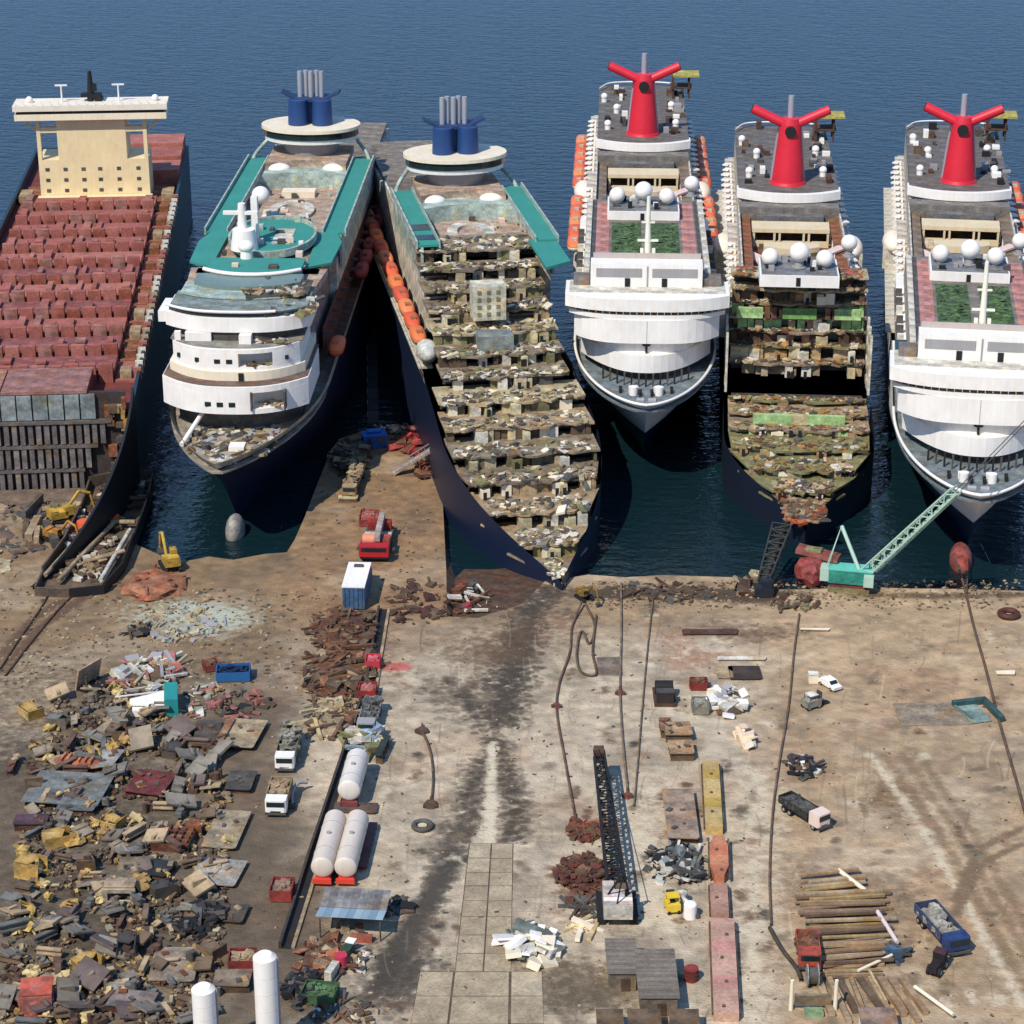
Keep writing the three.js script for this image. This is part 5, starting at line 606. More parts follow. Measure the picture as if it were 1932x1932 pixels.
// row of pontoons
function pontoon(label, px, py0, py1, w, hgt, m, round) { const a = put(px[0], py0), b = put(px[1], py1), L = a.distanceTo(b), t = thing('pontoon', label, 'pontoon', a.clone().lerp(b, 0.5), Math.atan2(b.x - a.x, b.z - a.z), 'pontoons lying in a line'); const n = Math.max(2, Math.round(L / 3)); for (let i = 0; i < n; i++) { const z = -L / 2 + L * (i + 0.5) / n, l = L / n - 0.06; const e = round && (i === 0 || i === n - 1); mk('segment', e ? [plan([[-w / 2, -l / 2], [w / 2, -l / 2], [w / 2 * (i ? 0.5 : 1), l / 2], [-w / 2 * (i ? 0.5 : 1), l / 2]].map(([x, q]) => [x * (i === 0 && q < 0 ? 0.55 : 1), q + z]), 0, hgt)] : box(w, hgt, l, 0, hgt / 2, z), m[i % m.length], t); if (i % 2) mk('cleat', box(0.4, 0.25, 0.4, rr(-0.6, 0.6), hgt + 0.1, z), C.brown, t); } for (const s of [-1, 1]) mk('fender', box(0.25, 0.5, L * 0.96, s * (w / 2 + 0.1), hgt * 0.6, 0), C.brown, t); }
pontoon('yellow segmented pontoon at the far end of the pontoon line', [1340, 1347], 1450, 1575, 2.6, 1.4, [M(0xcfb070, 'concrete'), M(0xc8a652, 'concrete'), M(0xd2b87e, 'concrete')], false); pontoon('orange rounded pontoon between the yellow and the pink ones', [1355, 1357], 1592, 1668, 2.7, 1.5, [M(0xd28c68, 'concrete'), M(0xcc7e5a, 'concrete')], true); pontoon('dusty pink pontoon in the pontoon line below the orange one', [1355, 1358], 1680, 1738, 2.5, 1.3, [M(0xb58a76, 'concrete'), M(0xbb907d, 'concrete')], false); pontoon('long pale pink pontoon at the near end of the pontoon line', [1362, 1370], 1748, 1928, 3.3, 1.4, [M(0xcda38f, 'concrete'), M(0xd0a692, 'concrete'), M(0xd69a8e, 'concrete')], false);
slabThing('earth_bed', 'long tan earth covered trailer bed left of the yellow pontoon', 'trailer', 1284, 1548, 0, 4.8, 1.3, 15, M(0xa9907a, 'dirty', 0.95), { ribs: 7, top: 4 }); for (const [x, y, w, l] of [[1278, 1390, 4.4, 'tan block of stacked timber above the trailer bed'], [1256, 1382, 2, 'small rust brown block left of the timber stack'], [1285, 1425, 4, 'lower tan timber stack above the trailer bed']]) slabThing('timber_stack', l, 'timber stack', x, y, 2, w, 1.6, 4.6, w < 3 ? M(0x9a6a58, 'dirty') : M(0xbb9770, 'dirty'), { ribs: 4, top: 4 });
pile('machine_scrap', 'grey engine parts heap between the trailer bed and the pontoons', 'scrap pile', 1288, 1632, 3.2, 1.4, 110, [C.steel, C.dgrey, C.black, M(0x8a9290, 'dirty'), C.dirtyW], { parts: 26, size: 1.1, sz: 1.7, base: C.dgrey }); pile('machine_scrap', 'black and white engine parts left of the grey engine heap', 'scrap pile', 1238, 1632, 1.8, 0.9, 40, [C.black, C.dirtyW, C.dgrey], { parts: 14, size: 0.9, sz: 2.6, flat: true });
{ const t = thing('forklift', 'yellow forklift below the grey engine heap', 'forklift', put(1268, 1718), deg(10)); wheels(t, 1.8, [-0.9, 0.9], 0.4); mk('body', box(1.9, 1.1, 2.4, 0, 1, 0), M(0xdcc03c, 'clean'), t); mk('cage', [box(0.1, 1.2, 0.1, -0.8, 2, 0.8), box(0.1, 1.2, 0.1, 0.8, 2, 0.8), box(0.1, 1.2, 0.1, -0.8, 2, -0.6), box(0.1, 1.2, 0.1, 0.8, 2, -0.6), box(1.8, 0.1, 1.6, 0, 2.6, 0.1)], M(0xd8b828, 'clean'), t); mk('mast', box(1.2, 2.4, 0.2, 0, 1.4, -1.4), C.dgrey, t); mk('seat', box(0.7, 0.3, 0.6, 0, 1.7, 0.2), C.black, t); }
{ const t = thing('white_tank', 'white upright tank and hose right of the yellow forklift', 'tank', put(1302, 1730)); mk('shell', [cyl(0.95, 0.95, 2, 0, 0, 0, 20), sph(0.95, 0, 2, 0, 1, 0.5, 1)], C.white, t); mk('hose', tube([v3(0, 1.4, -0.9), v3(-0.9, 1.6, -2.4), v3(-0.4, 1.4, -4), v3(-1.2, 0.9, -5)], 0.4, 8), C.dirtyW, t); mk('valve', box(0.5, 0.5, 0.5, 0.9, 0.5, 0.4), C.dgrey, t); }
pile('panel_pile', 'white crumpled panels right of the red bin', 'scrap pile', 1373, 1328, 3.4, 1.3, 40, [C.white, C.dirtyW, C.cream, C.grey], { parts: 24, size: 1.5, sz: 1.8, part: 'white_panel' }); pile('panel_pile', 'cream panels and a box below the white crumpled panels', 'scrap pile', 1410, 1392, 1.7, 1.2, 16, [C.cream, C.dirtyW, M(0xe8cfae, 'clean')], { parts: 14, size: 1.5, sz: 2, part: 'white_panel' });
binBox('bin', 'dark red bin left of the white crumpled panels', 'bin', 1318, 1298, 0, 2.8, 1.4, 2.2, M(0x92302c, 'dirty'), C.rust); binBox('bin', 'grey bin below the dark red bin', 'bin', 1321, 1340, 0, 2.6, 1.5, 3.6, M(0x8f8d7e, 'dirty'), M(0x9c9a8c, 'dirty'));
{ const t = thing('winch', 'black winch machine between the mooring chains', 'winch', put(1253, 1318)); mk('base', box(3.6, 0.6, 6.2, 0, 0.3, 0), C.drust, t); mk('winch_drum', [new THREE.CylinderGeometry(1.2, 1.2, 3, 20).rotateZ(PI / 2).translate(0, 1.6, -1)], C.black, t); mk('motor', box(2.8, 1.8, 2, 0, 1.3, 1.9), M(0x3a2a2a, 'dirty'), t); mk('hood', box(3, 0.2, 1.6, 0, 2.4, 1.9), C.dgrey, t); }
for (const [x, y, w, d, m, l] of [[1400, 1245, 8.6, 1.2, C.dirtyW, 'long pale beam above the dark plate right of the chains'], [1405, 1272, 5.4, 5, M(0x4a3a30, 'dirty'), 'dark brown plate right of the chains'], [1368, 1272, 3, 4.4, C.tan, 'tan plate left of the dark brown plate'], [1340, 1195, 10, 2, C.drust, 'dark rusty strip near the quay edge'], [1538, 1190, 5.4, 0.7, C.cream, 'thin pale beam near the teal crane'], [1898, 1272, 3.4, 1.4, C.cream, 'small pale plate below the rust ring'], [1150, 1258, 4.2, 7, M(0x8a7866, 'dirty'), 'square brown steel plate flat on the ground among the chains'], [1760, 1348, 12, 8, M(0xa39178, 'dirty'), 'worn square concrete patch left of the teal frame']]) slabThing('steel_plate', l, 'plate', x, y, rr(-3, 3), w, d > 5 ? 0.16 : 0.4, d, m, { ribs: 2 });
// anchors, chains and ropes
chain('anchor_chain', 'curved chain with anchor lumps right of the slab truck', [[797, 1382], [806, 1400], [814, 1430], [817, 1470], [814, 1512]], 0.2, C.brown); for (const [x, y, l] of [[796, 1380, 'dark anchor lump at the far end of the curved chain'], [812, 1520, 'rusty anchor at the near end of the curved chain']]) { const t = thing('anchor', l, 'anchor', put(x, y)); mk('crown', rock(1, 1.2, 0.7, 1.3, 0.2), C.drust, t); mk('fluke', box(2.2, 0.3, 0.5, 0, 0.3, 0.6), C.drust, t); mk('shank', box(0.3, 0.3, 2, 0, 0.35, -1), C.drust, t); }
chain('anchor_chain', 'long brown chain from the cut ship ending left of the crawler crane', [[1098, 1135, 3], [1080, 1180], [1075, 1230], [1055, 1290], [1050, 1335], [1065, 1430], [1084, 1535]], 0.2, M(0x7a5a44, 'dirty')); chain('anchor_chain', 'straight chain ending at a red anchor, middle of the yard', [[1172, 1100], [1172, 1200], [1170, 1310], [1176, 1410], [1185, 1498]], 0.2, M(0x8a7664, 'dirty')); chain('anchor_chain', 'thin chain right of the straight one, slightly slanted', [[1232, 1130], [1222, 1220], [1212, 1330], [1204, 1430], [1196, 1520]], 0.15, M(0x7d6c58, 'dirty')); chain('rope', 'tangled brown rope loop below the cut ship bow', [[1105, 1140], [1122, 1180], [1112, 1215], [1098, 1190], [1088, 1240], [1100, 1270], [1122, 1275], [1118, 1230], [1125, 1160]], 0.22, C.brown);
chain('anchor_chain', 'chain running down from the far cut open ship to the timber', [[1508, 1158], [1498, 1230], [1488, 1330], [1470, 1440], [1458, 1530], [1452, 1650], [1455, 1745]], 0.19, M(0x7d6450, 'dirty')); chain('anchor_chain', 'heavy chain from the rightmost ship to the right edge', [[1808, 1066, 3], [1822, 1118], [1838, 1185], [1858, 1255], [1885, 1360], [1925, 1500], [1960, 1640]], 0.25, M(0x6f5846, 'dirty'));
for (const [x, y, l] of [[1085, 1548, 'red brown anchor at the end of the long chain'], [1184, 1502, 'red brown anchor at the end of the straight chain'], [1170, 1308, 'dark anchor shackle midway on the straight chain'], [1050, 1332, 'rusty shackle midway on the long chain']]) { const t = thing('anchor', l, 'anchor', put(x, y)); mk('crown', rock(0.8, 1, 0.6, 1.4, 0.2), M(0x8a4636, 'rust'), t); mk('shank', box(0.3, 0.3, 1.8, 0, 0.4, -0.8), C.drust, t); mk('fluke', box(1.8, 0.3, 0.5, 0, 0.3, 0.5), C.drust, t); }
chain('rope', 'dark hose lying slanted left of the orange truck', [[1452, 1750], [1475, 1790], [1505, 1830], [1512, 1850]], 0.3, M(0x4f4436, 'dirty')); for (const [p, l] of [[[[0, 1262], [30, 1215], [75, 1150], [95, 1115]], 'left rope dragged from the hull section to the left edge'], [[[10, 1275], [60, 1210], [110, 1150], [140, 1120]], 'right rope dragged from the hull section to the left edge']]) chain('rope', l, p, 0.2, M(0x5f4630, 'dirty'), null, 2.15);
{ const t = thing('tyre_ring', 'grey tyre ring below the rusty anchor', 'tyre', put(797, 1562)); mk('tread', [new THREE.TorusGeometry(1.3, 0.42, 10, 24).rotateX(PI / 2).translate(0, 0.42, 0)], C.dgrey, t); mk('hub', [cyl(0.7, 0.7, 0.4, 0, 0.1, 0, 16)], C.sand, t); }
{ const t = thing('rust_ring', 'round rusty ring on the dirt at the right edge', 'ring', put(1903, 1163)); mk('ring', [new THREE.TorusGeometry(1.5, 0.6, 10, 24).rotateX(PI / 2).translate(0, 0.5, 0)], M(0x5b3325, 'rust'), t); mk('core', [cyl(0.9, 0.9, 0.2, 0, 0.05, 0, 16)], C.tan, t); }
// right part
function car(label, px, py, turn, m) { const t = thing('car', label, 'car', put(px, py), deg(turn)); const prof = [[-2.2, 0.45], [2.2, 0.45], [2.25, 0.85], [1.3, 1.0], [0.7, 1.5], [-1.1, 1.52], [-1.8, 1.05], [-2.25, 0.95]]; const s = new THREE.Shape(prof.map(([x, y]) => new THREE.Vector2(x, y))); mk('body', new THREE.ExtrudeGeometry(s, { depth: 1.7, bevelEnabled: true, bevelSize: 0.06, bevelThickness: 0.06, bevelSegments: 2 }).translate(0, 0, -0.85).rotateY(-PI / 2), m, t); mk('windscreen', box(1.5, 0.06, 0.72, 0, 1.28, 1.02, 0, 0.68), C.glass, t); mk('rear_window', box(1.5, 0.06, 0.6, 0, 1.32, -1.48, 0, -0.6), C.glass, t); wheels(t, 1.9, [1.35, -1.35], 0.33); return t; }
car('white car parked right of the chain of the far cut ship', 1565, 1296, 30, C.white); { const t = thing('white_box', 'small cream box beside the white car', 'box', put(1534, 1286)); mk('body', box(1.6, 1.5, 1.6, 0, 0.75, 0), C.cream, t); mk('lid', box(1.7, 0.15, 1.7, 0, 1.55, 0), C.dirtyW, t); }
{ const t = thing('forklift', 'grey forklift below the white car', 'forklift', put(1530, 1335), deg(120)); wheels(t, 2, [-1, 1], 0.45); mk('body', box(2, 1.2, 2.8, 0, 1.1, 0), M(0x9c988c, 'dirty'), t); mk('roof', box(1.7, 0.12, 1.7, 0, 2.5, 0), C.dirtyW, t); for (const [x, z] of [[-0.8, -0.8], [0.8, -0.8], [-0.8, 0.8], [0.8, 0.8]]) mk('post', box(0.1, 1.4, 0.1, x, 1.8, z), C.dgrey, t); mk('mast', box(1.2, 2.6, 0.25, 0, 1.4, 1.6), C.dgrey, t); mk('fork', box(0.9, 0.12, 2, 0, 0.3, 2.6), C.black, t); }
pile('machine_scrap', 'dark engine parts right of the chain of the far cut ship', 'scrap pile', 1512, 1450, 2.4, 1.1, 50, [C.black, C.dgrey, C.dirtyW, M(0x4a3a3e, 'dirty')], { parts: 18, size: 1.1, sz: 1.6 }); truck('dark open truck with a pale cab on the tan dirt, right half', 1517, 1545, 35, { L: 9, w: 2.6, cab: M(0xe3cdbd, 'clean'), bed: M(0x3a3a34, 'dirty'), load: C.dgrey, bh: 1, lh: 0.3 });
{ const t = thing('teal_framework', 'teal steel frame lying beside the heavy chain', 'frame', put(1838, 1340), deg(14)); mk('plate', box(3.6, 0.2, 6, -0.8, 0.25, 1.6), M(0x8fa39a, 'dirty'), t); mk('beam', box(6, 0.9, 0.9, 0, 0.6, -2), M(0x3d5f60, 'dirty'), t); mk('beam', box(0.9, 0.9, 7, 2.6, 0.6, 1.6), M(0x3d5f60, 'dirty'), t); mk('brace', box(0.4, 0.4, 5, -2.4, 0.4, 1, 0.2), M(0x6d8580, 'dirty'), t); }
truck('dark blue truck loaded with grey scrap at the right', 1776, 1768, 17, { L: 10.5, w: 3.3, cab: M(0x2c477c, 'dirty'), bed: M(0x4a5672, 'dirty'), load: M(0xb3ac9c, 'dirty'), bh: 1.3, lh: 0.4 });
{ const t = thing('tractor', 'small black tractor below the dark blue truck', 'tractor', put(1768, 1832), deg(-30)); wheels(t, 2, [-1, 1.2], 0.7); mk('hood', box(1.2, 1, 2.2, 0, 1.3, 1), M(0x2a1e22, 'dirty'), t); mk('cab', box(1.6, 1.6, 1.4, 0, 1.9, -0.8), C.black, t); mk('roof', box(1.7, 0.12, 1.6, 0, 2.75, -0.8), M(0x4a2a2c, 'dirty'), t); }
{ // timber and beam stack
  for (let i = 0; i < 34; i++) { const y = 1658 + i * 5.6 + rr(-4, 4), x0 = 1508 + (i > 20 ? 30 : 0) + rr(-10, 20), x1 = i < 6 ? rr(1600, 1640) : 1690 + rr(-30, 5), a = put(x0, y + rr(0, 8)), b = put(x1, y - rr(0, 12)), L = a.distanceTo(b); const m = mk('beam', box(L, rr(0.2, 0.5), rr(0.25, 0.8), 0, 0, 0), pick([M(0xa58a6c, 'concrete'), M(0x967a60, 'concrete'), C.tan, M(0xac8c68, 'concrete'), M(0x7a624c, 'concrete'), M(0xae9462, 'concrete')])); m.position.copy(a.clone().lerp(b, 0.5)).setY(2.3 + rr(0, 0.8)); m.rotation.y = -Math.atan2(b.z - a.z, b.x - a.x); tag(m, `crosswise beam number ${i + 1} from the far end of the beam stack`, 'beam', 'crosswise beams of the beam stack'); }
  for (let i = 0; i < 9; i++) { const a = put(1545 + i * 19 + rr(-4, 4), 1850), b = put(1575 + i * 22 + rr(-6, 6), 1925 + rr(-14, 10)), L = a.distanceTo(b), m = mk('beam', box(rr(0.5, 1), rr(0.4, 0.8), L, 0, 0, 0), pick([C.brown, C.tan, M(0xa88a68, 'dirty')])); m.position.copy(a.clone().lerp(b, 0.5)).setY(2.4); m.rotation.y = Math.atan2(b.x - a.x, b.z - a.z); tag(m, `${['leftmost', 'second', 'third', 'fourth', 'fifth', 'sixth', 'seventh', 'eighth', 'rightmost'][i]} lengthwise brown beam from the left below the beam stack`, 'beam', 'lengthwise beams below the beam stack'); }
  const pole = (a, b, r, m, l) => { const p = put(...a), q = put(...b); tag(mk('pole', [bar(p.setY(2.9), q.setY(2.9), r, 8)], m), l, 'pole'); };
  pole([1582, 1652], [1632, 1690], 0.35, C.cream, 'cream pole at the far corner of the beam stack'); pole([1655, 1730], [1692, 1788], 0.32, M(0xd9cbc4, 'clean'), 'pale bent rail along the right side of the beam stack'); pole([1618, 1842], [1682, 1812], 0.22, C.cream, 'thin cream pole across the near side of the beam stack'); pole([1725, 1872], [1798, 1925], 0.28, C.cream, 'long cream pole alone near the bottom right'); pole([1640, 1842], [1672, 1900], 0.24, M(0xcdb183, 'dirty'), 'tan pole between the lengthwise beams');
  pile('cable_heap', 'blue grey cable heap at the right end of the beam stack', 'scrap pile', 1690, 1802, 1.6, 0.8, 30, [M(0x51657c, 'dirty'), C.dgrey, M(0x3c5068, 'dirty')], { parts: 10, size: 0.9 });
}
truck('orange red truck left of the beam stack', 1524, 1808, -3, { L: 7, w: 3, cab: M(0xc9573f, 'dirty'), bed: M(0xc9604a, 'dirty'), load: C.rust, bh: 1, lh: 0.5 });
{ const t = thing('reel', 'grey cable reel below the orange red truck', 'reel', put(1532, 1858)); mk('spool', [new THREE.CylinderGeometry(1.1, 1.1, 1.2, 20).rotateZ(PI / 2).translate(0, 1.4, 0)], C.dgrey, t); for (const s of [-1, 1]) mk('flange', [new THREE.CylinderGeometry(1.5, 1.5, 0.14, 22).rotateZ(PI / 2).translate(s * 0.7, 1.5, 0)], M(0xa8a69e, 'dirty'), t); }
{ const t = thing('steel_gate', 'brown panel between two cream posts, below the cable reel', 'gate', put(1533, 1902)); mk('panel', box(4.8, 1.6, 0.5, 0, 1.3, 0), M(0x8d7a62, 'dirty'), t); for (const s of [-1, 1]) mk('post', [cyl(0.3, 0.25, 4.6, s * 2.9, 0, 0.4, 12)], C.cream, t); mk('green_base', box(2.4, 0.6, 1.6, 0, 0.3, 1.4), M(0x8fae84, 'dirty'), t); }
{ const t = thing('hut', 'small brown hut with a white front at the bottom edge, right', 'hut', put(1655, 1945)); mk('wall', box(4.4, 2, 3, 0, 1, 0), C.white, t); mk('roof', box(4.8, 0.2, 3.6, 0, 2.1, 0, 0, 0.1), M(0x9a7f6c, 'dirty'), t); mk('door', box(0.9, 1.7, 0.1, 0.6, 0.9, 1.54), C.brown, t); }
// quay cranes
{ const t = thing('harbour_crane', 'teal crane on the quay with its lattice boom up to the rightmost bow', 'crane', put(1602, 1110), deg(-12)); const m = M(0x37a08c, 'dirty', 0.6), pale = M(0xa9c8b4, 'clean', 0.6); mk('undercarriage', box(7, 1, 4.4, 0, 0.7, 0), M(0x8c3c40, 'dirty'), t); for (const s of [-1, 1]) mk('crawler', box(7.6, 1, 0.9, 0, 0.5, s * 2), C.olive, t); mk('machine_house', box(8, 2.6, 3.4, 0.2, 2.8, 0), m, t); mk('house_roof', box(8.2, 0.2, 3.6, 0.2, 4.2, 0), M(0x5fc0aa, 'clean'), t); mk('counterweight', box(1.6, 2.4, 3.4, -4.6, 3, 0), pale, t); mk('cab', box(1.8, 2, 1.6, 3.6, 2.8, 2.3), pale, t);
  t.updateMatrixWorld(true); const P = (x, y, h) => t.worldToLocal(at(x, y, h)); const A = v3(3.4, 3.6, -0.6), Bq = P(1804, 925, 26), bm = new THREE.Group(); bm.name = 'boom'; t.add(bm); lattice(A, Bq, 3.2, 2, 1.8, 1.4, 0.2, 15, pale, bm); mk('boom_deck', [bar(A.clone().add(v3(0, -0.6, 0)), Bq.clone().add(v3(0, -0.6, 0)), 0.3)], pale, bm); const top = P(1588, 992, 13); mk('gantry_mast', [bar(v3(1.8, 3.8, 0.6), top, 0.38, 8)], pale, t); mk('backstay', [bar(top, v3(-4.4, 4, 0), 0.07), bar(top, v3(-4.2, 4, 1), 0.07)], pale, t); const hi = P(1990, 735, 34); mk('pendant', [bar(Bq, hi, 0.09), bar(Bq.clone().add(v3(0.8, 0, 0)), hi.clone().add(v3(1, 0.5, 0)), 0.09)], C.dgrey, bm); }
{ const t = thing('lattice_ramp', 'dark lattice crane boom leaning against the far cut ship bow', 'crane', put(1440, 1122)); const P = (x, y, h) => at(x, y, h).sub(t.position); mk('base', box(3.4, 1.6, 3, 0, 0.9, 0), M(0x232633, 'dirty'), t); mk('cab', box(1.8, 1.6, 1.6, 0.6, 2.4, 0.4), M(0x1c2438, 'dirty'), t); const bm = new THREE.Group(); bm.name = 'boom'; t.add(bm); lattice(v3(0, 1.8, -1), P(1476, 992, 10), 2, 3.6, 1.2, 1.2, 0.18, 9, M(0x3c3f3c, 'dirty'), bm); mk('decking', [bar(v3(0, 1.6, -1), P(1478, 994, 9.6), 0.9, 4)], M(0x34352f, 'dirty'), bm); }
{ const t = thing('bow_block', 'red bulbous bow block cut off on the quay left of the teal crane', 'hull section', put(1528, 1098)); mk('bulb', rock(1, 2.8, 3, 3.6, 0.1, 3).translate(0, 2.2, 0), M(0xa4504a, 'rust', 0.7), t); mk('top_plate', box(8, 0.9, 3, 1.4, 5.4, -1, -0.35, 0, -0.12), M(0x9c5a50, 'dirty'), t); mk('cap', box(3, 0.4, 2, 0.6, 6.1, -1.2, -0.35), C.olive, t); }
pile('scrap_pile', 'brown scrap and a frame on the quay left of the dark lattice boom', 'scrap pile', 1425, 1108, 4.2, 1.5, 60, [C.tan, C.brown, C.sand, C.drust], { parts: 16, size: 1.3, sz: 1 }); pile('scrap_pile', 'low debris at the quay below the teal crane', 'scrap pile', 1500, 1138, 4.4, 0.6, 60, [C.brown, C.drust, C.tan, M(0x8f8a6a, 'dirty')], { parts: 14, size: 1, sz: 0.8, flat: true }); pile('scrap_pile', 'dark debris strip on the quay in the middle', 'scrap pile', 1260, 1120, 9, 0.6, 90, [C.brown, C.drust, C.dgrey, C.tan], { parts: 18, size: 1, sz: 0.5, flat: true });
excavator('small dark and yellow excavator at the tip of the cut open ship', 1102, 1130, 30, M(0x9a7a34, 'dirty'), 0.7);
// mooring lines at the bows
for (const [a, b, l] of [[[1800, 1052, 2.5], [1822, 1118, 2.4], 'left mooring line of the red bulb at the right'], [[1826, 1052, 2.5], [1824, 1118, 2.4], 'right mooring line of the red bulb at the right']]) tag(mk('mooring_line', [bar(at(...a), at(...b), 0.12)], C.brown), l, 'rope');
{ const t = thing('boat', 'small boat floating beside the cut open ship under the jetty', 'boat', at(868, 985, 0.2), 0.6); mk('hull', [sph(1, 0, 0, 0, 0.9, 0.5, 2.6, 12)], C.olive, t); mk('thwart', box(1.5, 0.08, 0.4, 0, 0.45, 0), C.tan, t); }
// ---------- the scrap field at the left ----------
{
  const named = [['cabin_block', 'white and teal deck house wreck in the scrap field', 292, 1340, 8, 7.2, 3.4, 6.4], ];
  for (const [n, l, px, py, turn, w, hg, d] of named) { const t = thing(n, l, 'wreck', put(px, py), deg(turn)); mk('wall', box(w - 2, 1.2, d * 0.5, -1, 0.7, 0.6), C.white, t); mk('side_panel', box(2.2, hg, d, w / 2 - 0.8, hg / 2, 0), M(0x1f8a84, 'clean'), t); mk('roof', [plan([[-4, -1], [1.6, -3.2], [2, 2.6], [-0.6, 3.2], [-1.4, 1.4], [-4, 1]], 1.6, 1.9)], C.white, t); mk('hole', [cyl(0.5, 0.5, 0.1, -0.4, 1.9, 2, 12)], C.black, t); mk('rail', box(9, 0.2, 0.2, -2, 1.4, -3.6, 0.12), C.white, t); mk('rail', box(7, 0.2, 0.2, -1, 2, -4.8, 0.16), C.dirtyW, t); }
  pile('scrap_pile', 'white pipes and grey scrap behind the teal deck house wreck', 'scrap pile', 285, 1275, 6, 1.4, 80, [C.dirtyW, C.grey, C.pink, C.sand], { parts: 22, size: 1.4, sz: 1.3, long: 0.6 }); pile('scrap_pile', 'light mixed scrap right of the teal deck house wreck', 'scrap pile', 385, 1325, 3.6, 0.9, 70, [C.dirtyW, M(0xa9ab9c, 'dirty'), C.pink, C.tan], { parts: 18, size: 0.9, sz: 1.8, flat: true }); pile('scrap_pile', 'dark mixed scrap strip above the ribbed panels', 'scrap pile', 455, 1330, 5, 1, 60, [C.dgrey, C.black, C.brown, C.pink], { parts: 16, size: 1.1, sz: 1, flat: true });
  { const t = thing('bent_plate', 'tan bent plate standing with a black slab as painted shadow, left of the scrap field', 'plate', put(168, 1292), deg(-30)); mk('plate', box(0.3, 4.2, 6, 0, 2, 0, 0, 0, -0.25), M(0xc2a287, 'dirty'), t); mk('flange', box(3.6, 0.25, 5.6, 1.6, 0.3, 0), C.black, t); mk('stiffener', box(0.3, 2.4, 0.3, 0.9, 1.3, 1.6), C.dgrey, t); }  // black flange is the cast shadow of the plate, made as a slab
  const pan = [[460, 1392, 5.8, 9.5, M(0xb5a07e, 'dirty'), 'large tan deck panel right of the dark ribbed panel'], [392, 1392, 4.2, 9, M(0x5b5044, 'dirty'), 'dark ribbed panel left of the large tan deck panel'], [425, 1392, 1.4, 9, M(0x9a7a58, 'rust'), 'narrow brown panel between the ribbed and the tan deck panels'], [428, 1572, 5.2, 11, M(0xa8967a, 'dirty'), 'long tan deck panel in the middle of the scrap field edge'], [412, 1652, 7, 7, M(0xb3aca0, 'dirty'), 'pale grey deck panel with rust hanging below it'], [455, 1482, 4.2, 6, M(0x5a544a, 'dirty'), 'dark grating panel above the long tan deck panel'], [130, 1500, 12, 10, M(0x83857f, 'dirty'), 'large grey sheet in the upper left of the scrap field'], [285, 1488, 6.4, 7.4, M(0x7a3c36, 'rust'), 'dark red sheet in the middle of the scrap field'], [255, 1650, 5, 6.4, M(0x8f7d62, 'dirty'), 'brown square plate left of the plate with a hole'], [150, 1525, 6, 5, M(0x6f7478, 'dirty'), 'small slate sheet on the large grey sheet'], [330, 1828, 6.2, 8.2, M(0xa3907a, 'dirty'), 'grey tan slab at the lower end of the scrap field'], [300, 1650, 4, 4.4, M(0x2d2f2e, 'dirty'), 'black plate right of the brown square plate'], [438, 1730, 4.2, 4.6, M(0x5a5144, 'dirty'), 'dark steel grating flat on the pale ground'], [205, 1440, 3.4, 6, M(0xa9a79f, 'dirty'), 'pale grey curved sheet behind the dark red sheet'], [60, 1560, 5, 3, M(0x5a4048, 'dirty'), 'dark purple plate at the left edge of the scrap field'], [25, 1450, 1.2, 6, M(0x7a5248, 'dirty'), 'thin dark red strip at the left edge'], [250, 1900, 6, 4, M(0x8d8078, 'dirty'), 'grey torn sheet at the bottom of the scrap field'], [440, 1860, 5, 4, M(0x8d7c66, 'dirty'), 'brown plate above the shorter white silo']];
  for (const [x, y, w, d, m, l] of pan) slabThing('scrap_plate', l, 'plate', x, y, rr(-14, 4), w, rr(0.7, 1.4), d, m, { ribs: 4, top: 3, rib: C.drust });
  { const t = thing('holed_box', 'tan steel box with a square hole in the scrap field', 'box', put(226, 1706)); mk('top', box(4.4, 0.3, 2.6, 0, 2.6, -1.4), M(0xb39a7c, 'dirty'), t); for (const [x, y, w, h] of [[0, 2.2, 4.6, 0.6], [0, 0.3, 4.6, 0.6], [-2, 1.25, 0.7, 1.3], [2, 1.25, 0.7, 1.3]]) mk('face', box(w, h, 0.4, x, y, 0), M(0xc2b49c, 'dirty'), t); mk('back', box(4.2, 2.4, 0.2, 0, 1.2, -2.6), C.drust, t); }
  { const t = thing('rust_cage', 'rust brown riveted block in the middle of the scrap field', 'block', put(328, 1592), deg(-8)); mk('block', box(5.8, 1.4, 4.8, 0, 0.7, 0), M(0x6b4530, 'rust'), t); for (let i = 0; i < 5; i++) for (let k = 0; k < 4; k++) mk('lug', box(0.7, 0.5, 0.7, -2.3 + i * 1.15, 1.6, -1.8 + k * 1.2), pick([M(0x8a5a3c, 'rust'), M(0x5b3826, 'rust'), M(0x9c6a44, 'rust')]), t); mk('lug_plate', box(2.2, 1.6, 2, 2.2, 1.2, -3, 0.4), M(0x9a6238, 'rust'), t); }
  { const t = thing('raft', 'orange topped raft in the upper left of the scrap field', 'raft', put(148, 1446), deg(80)); mk('hull', [sph(1, 0, 0.6, 0, 2, 0.9, 4.2, 14)], M(0xc06a4a, 'dirty'), t); for (let i = 0; i < 6; i++) mk('rib', box(2.4, 0.5, 0.35, 0, 1.5, -2.4 + i * 0.95), M(0xd98a62, 'dirty'), t); mk('rim', [new THREE.TorusGeometry(1, 0.14, 6, 24).rotateX(PI / 2).scale(2.1, 1, 4.3).translate(0, 0.9, 0)], C.tan, t); }
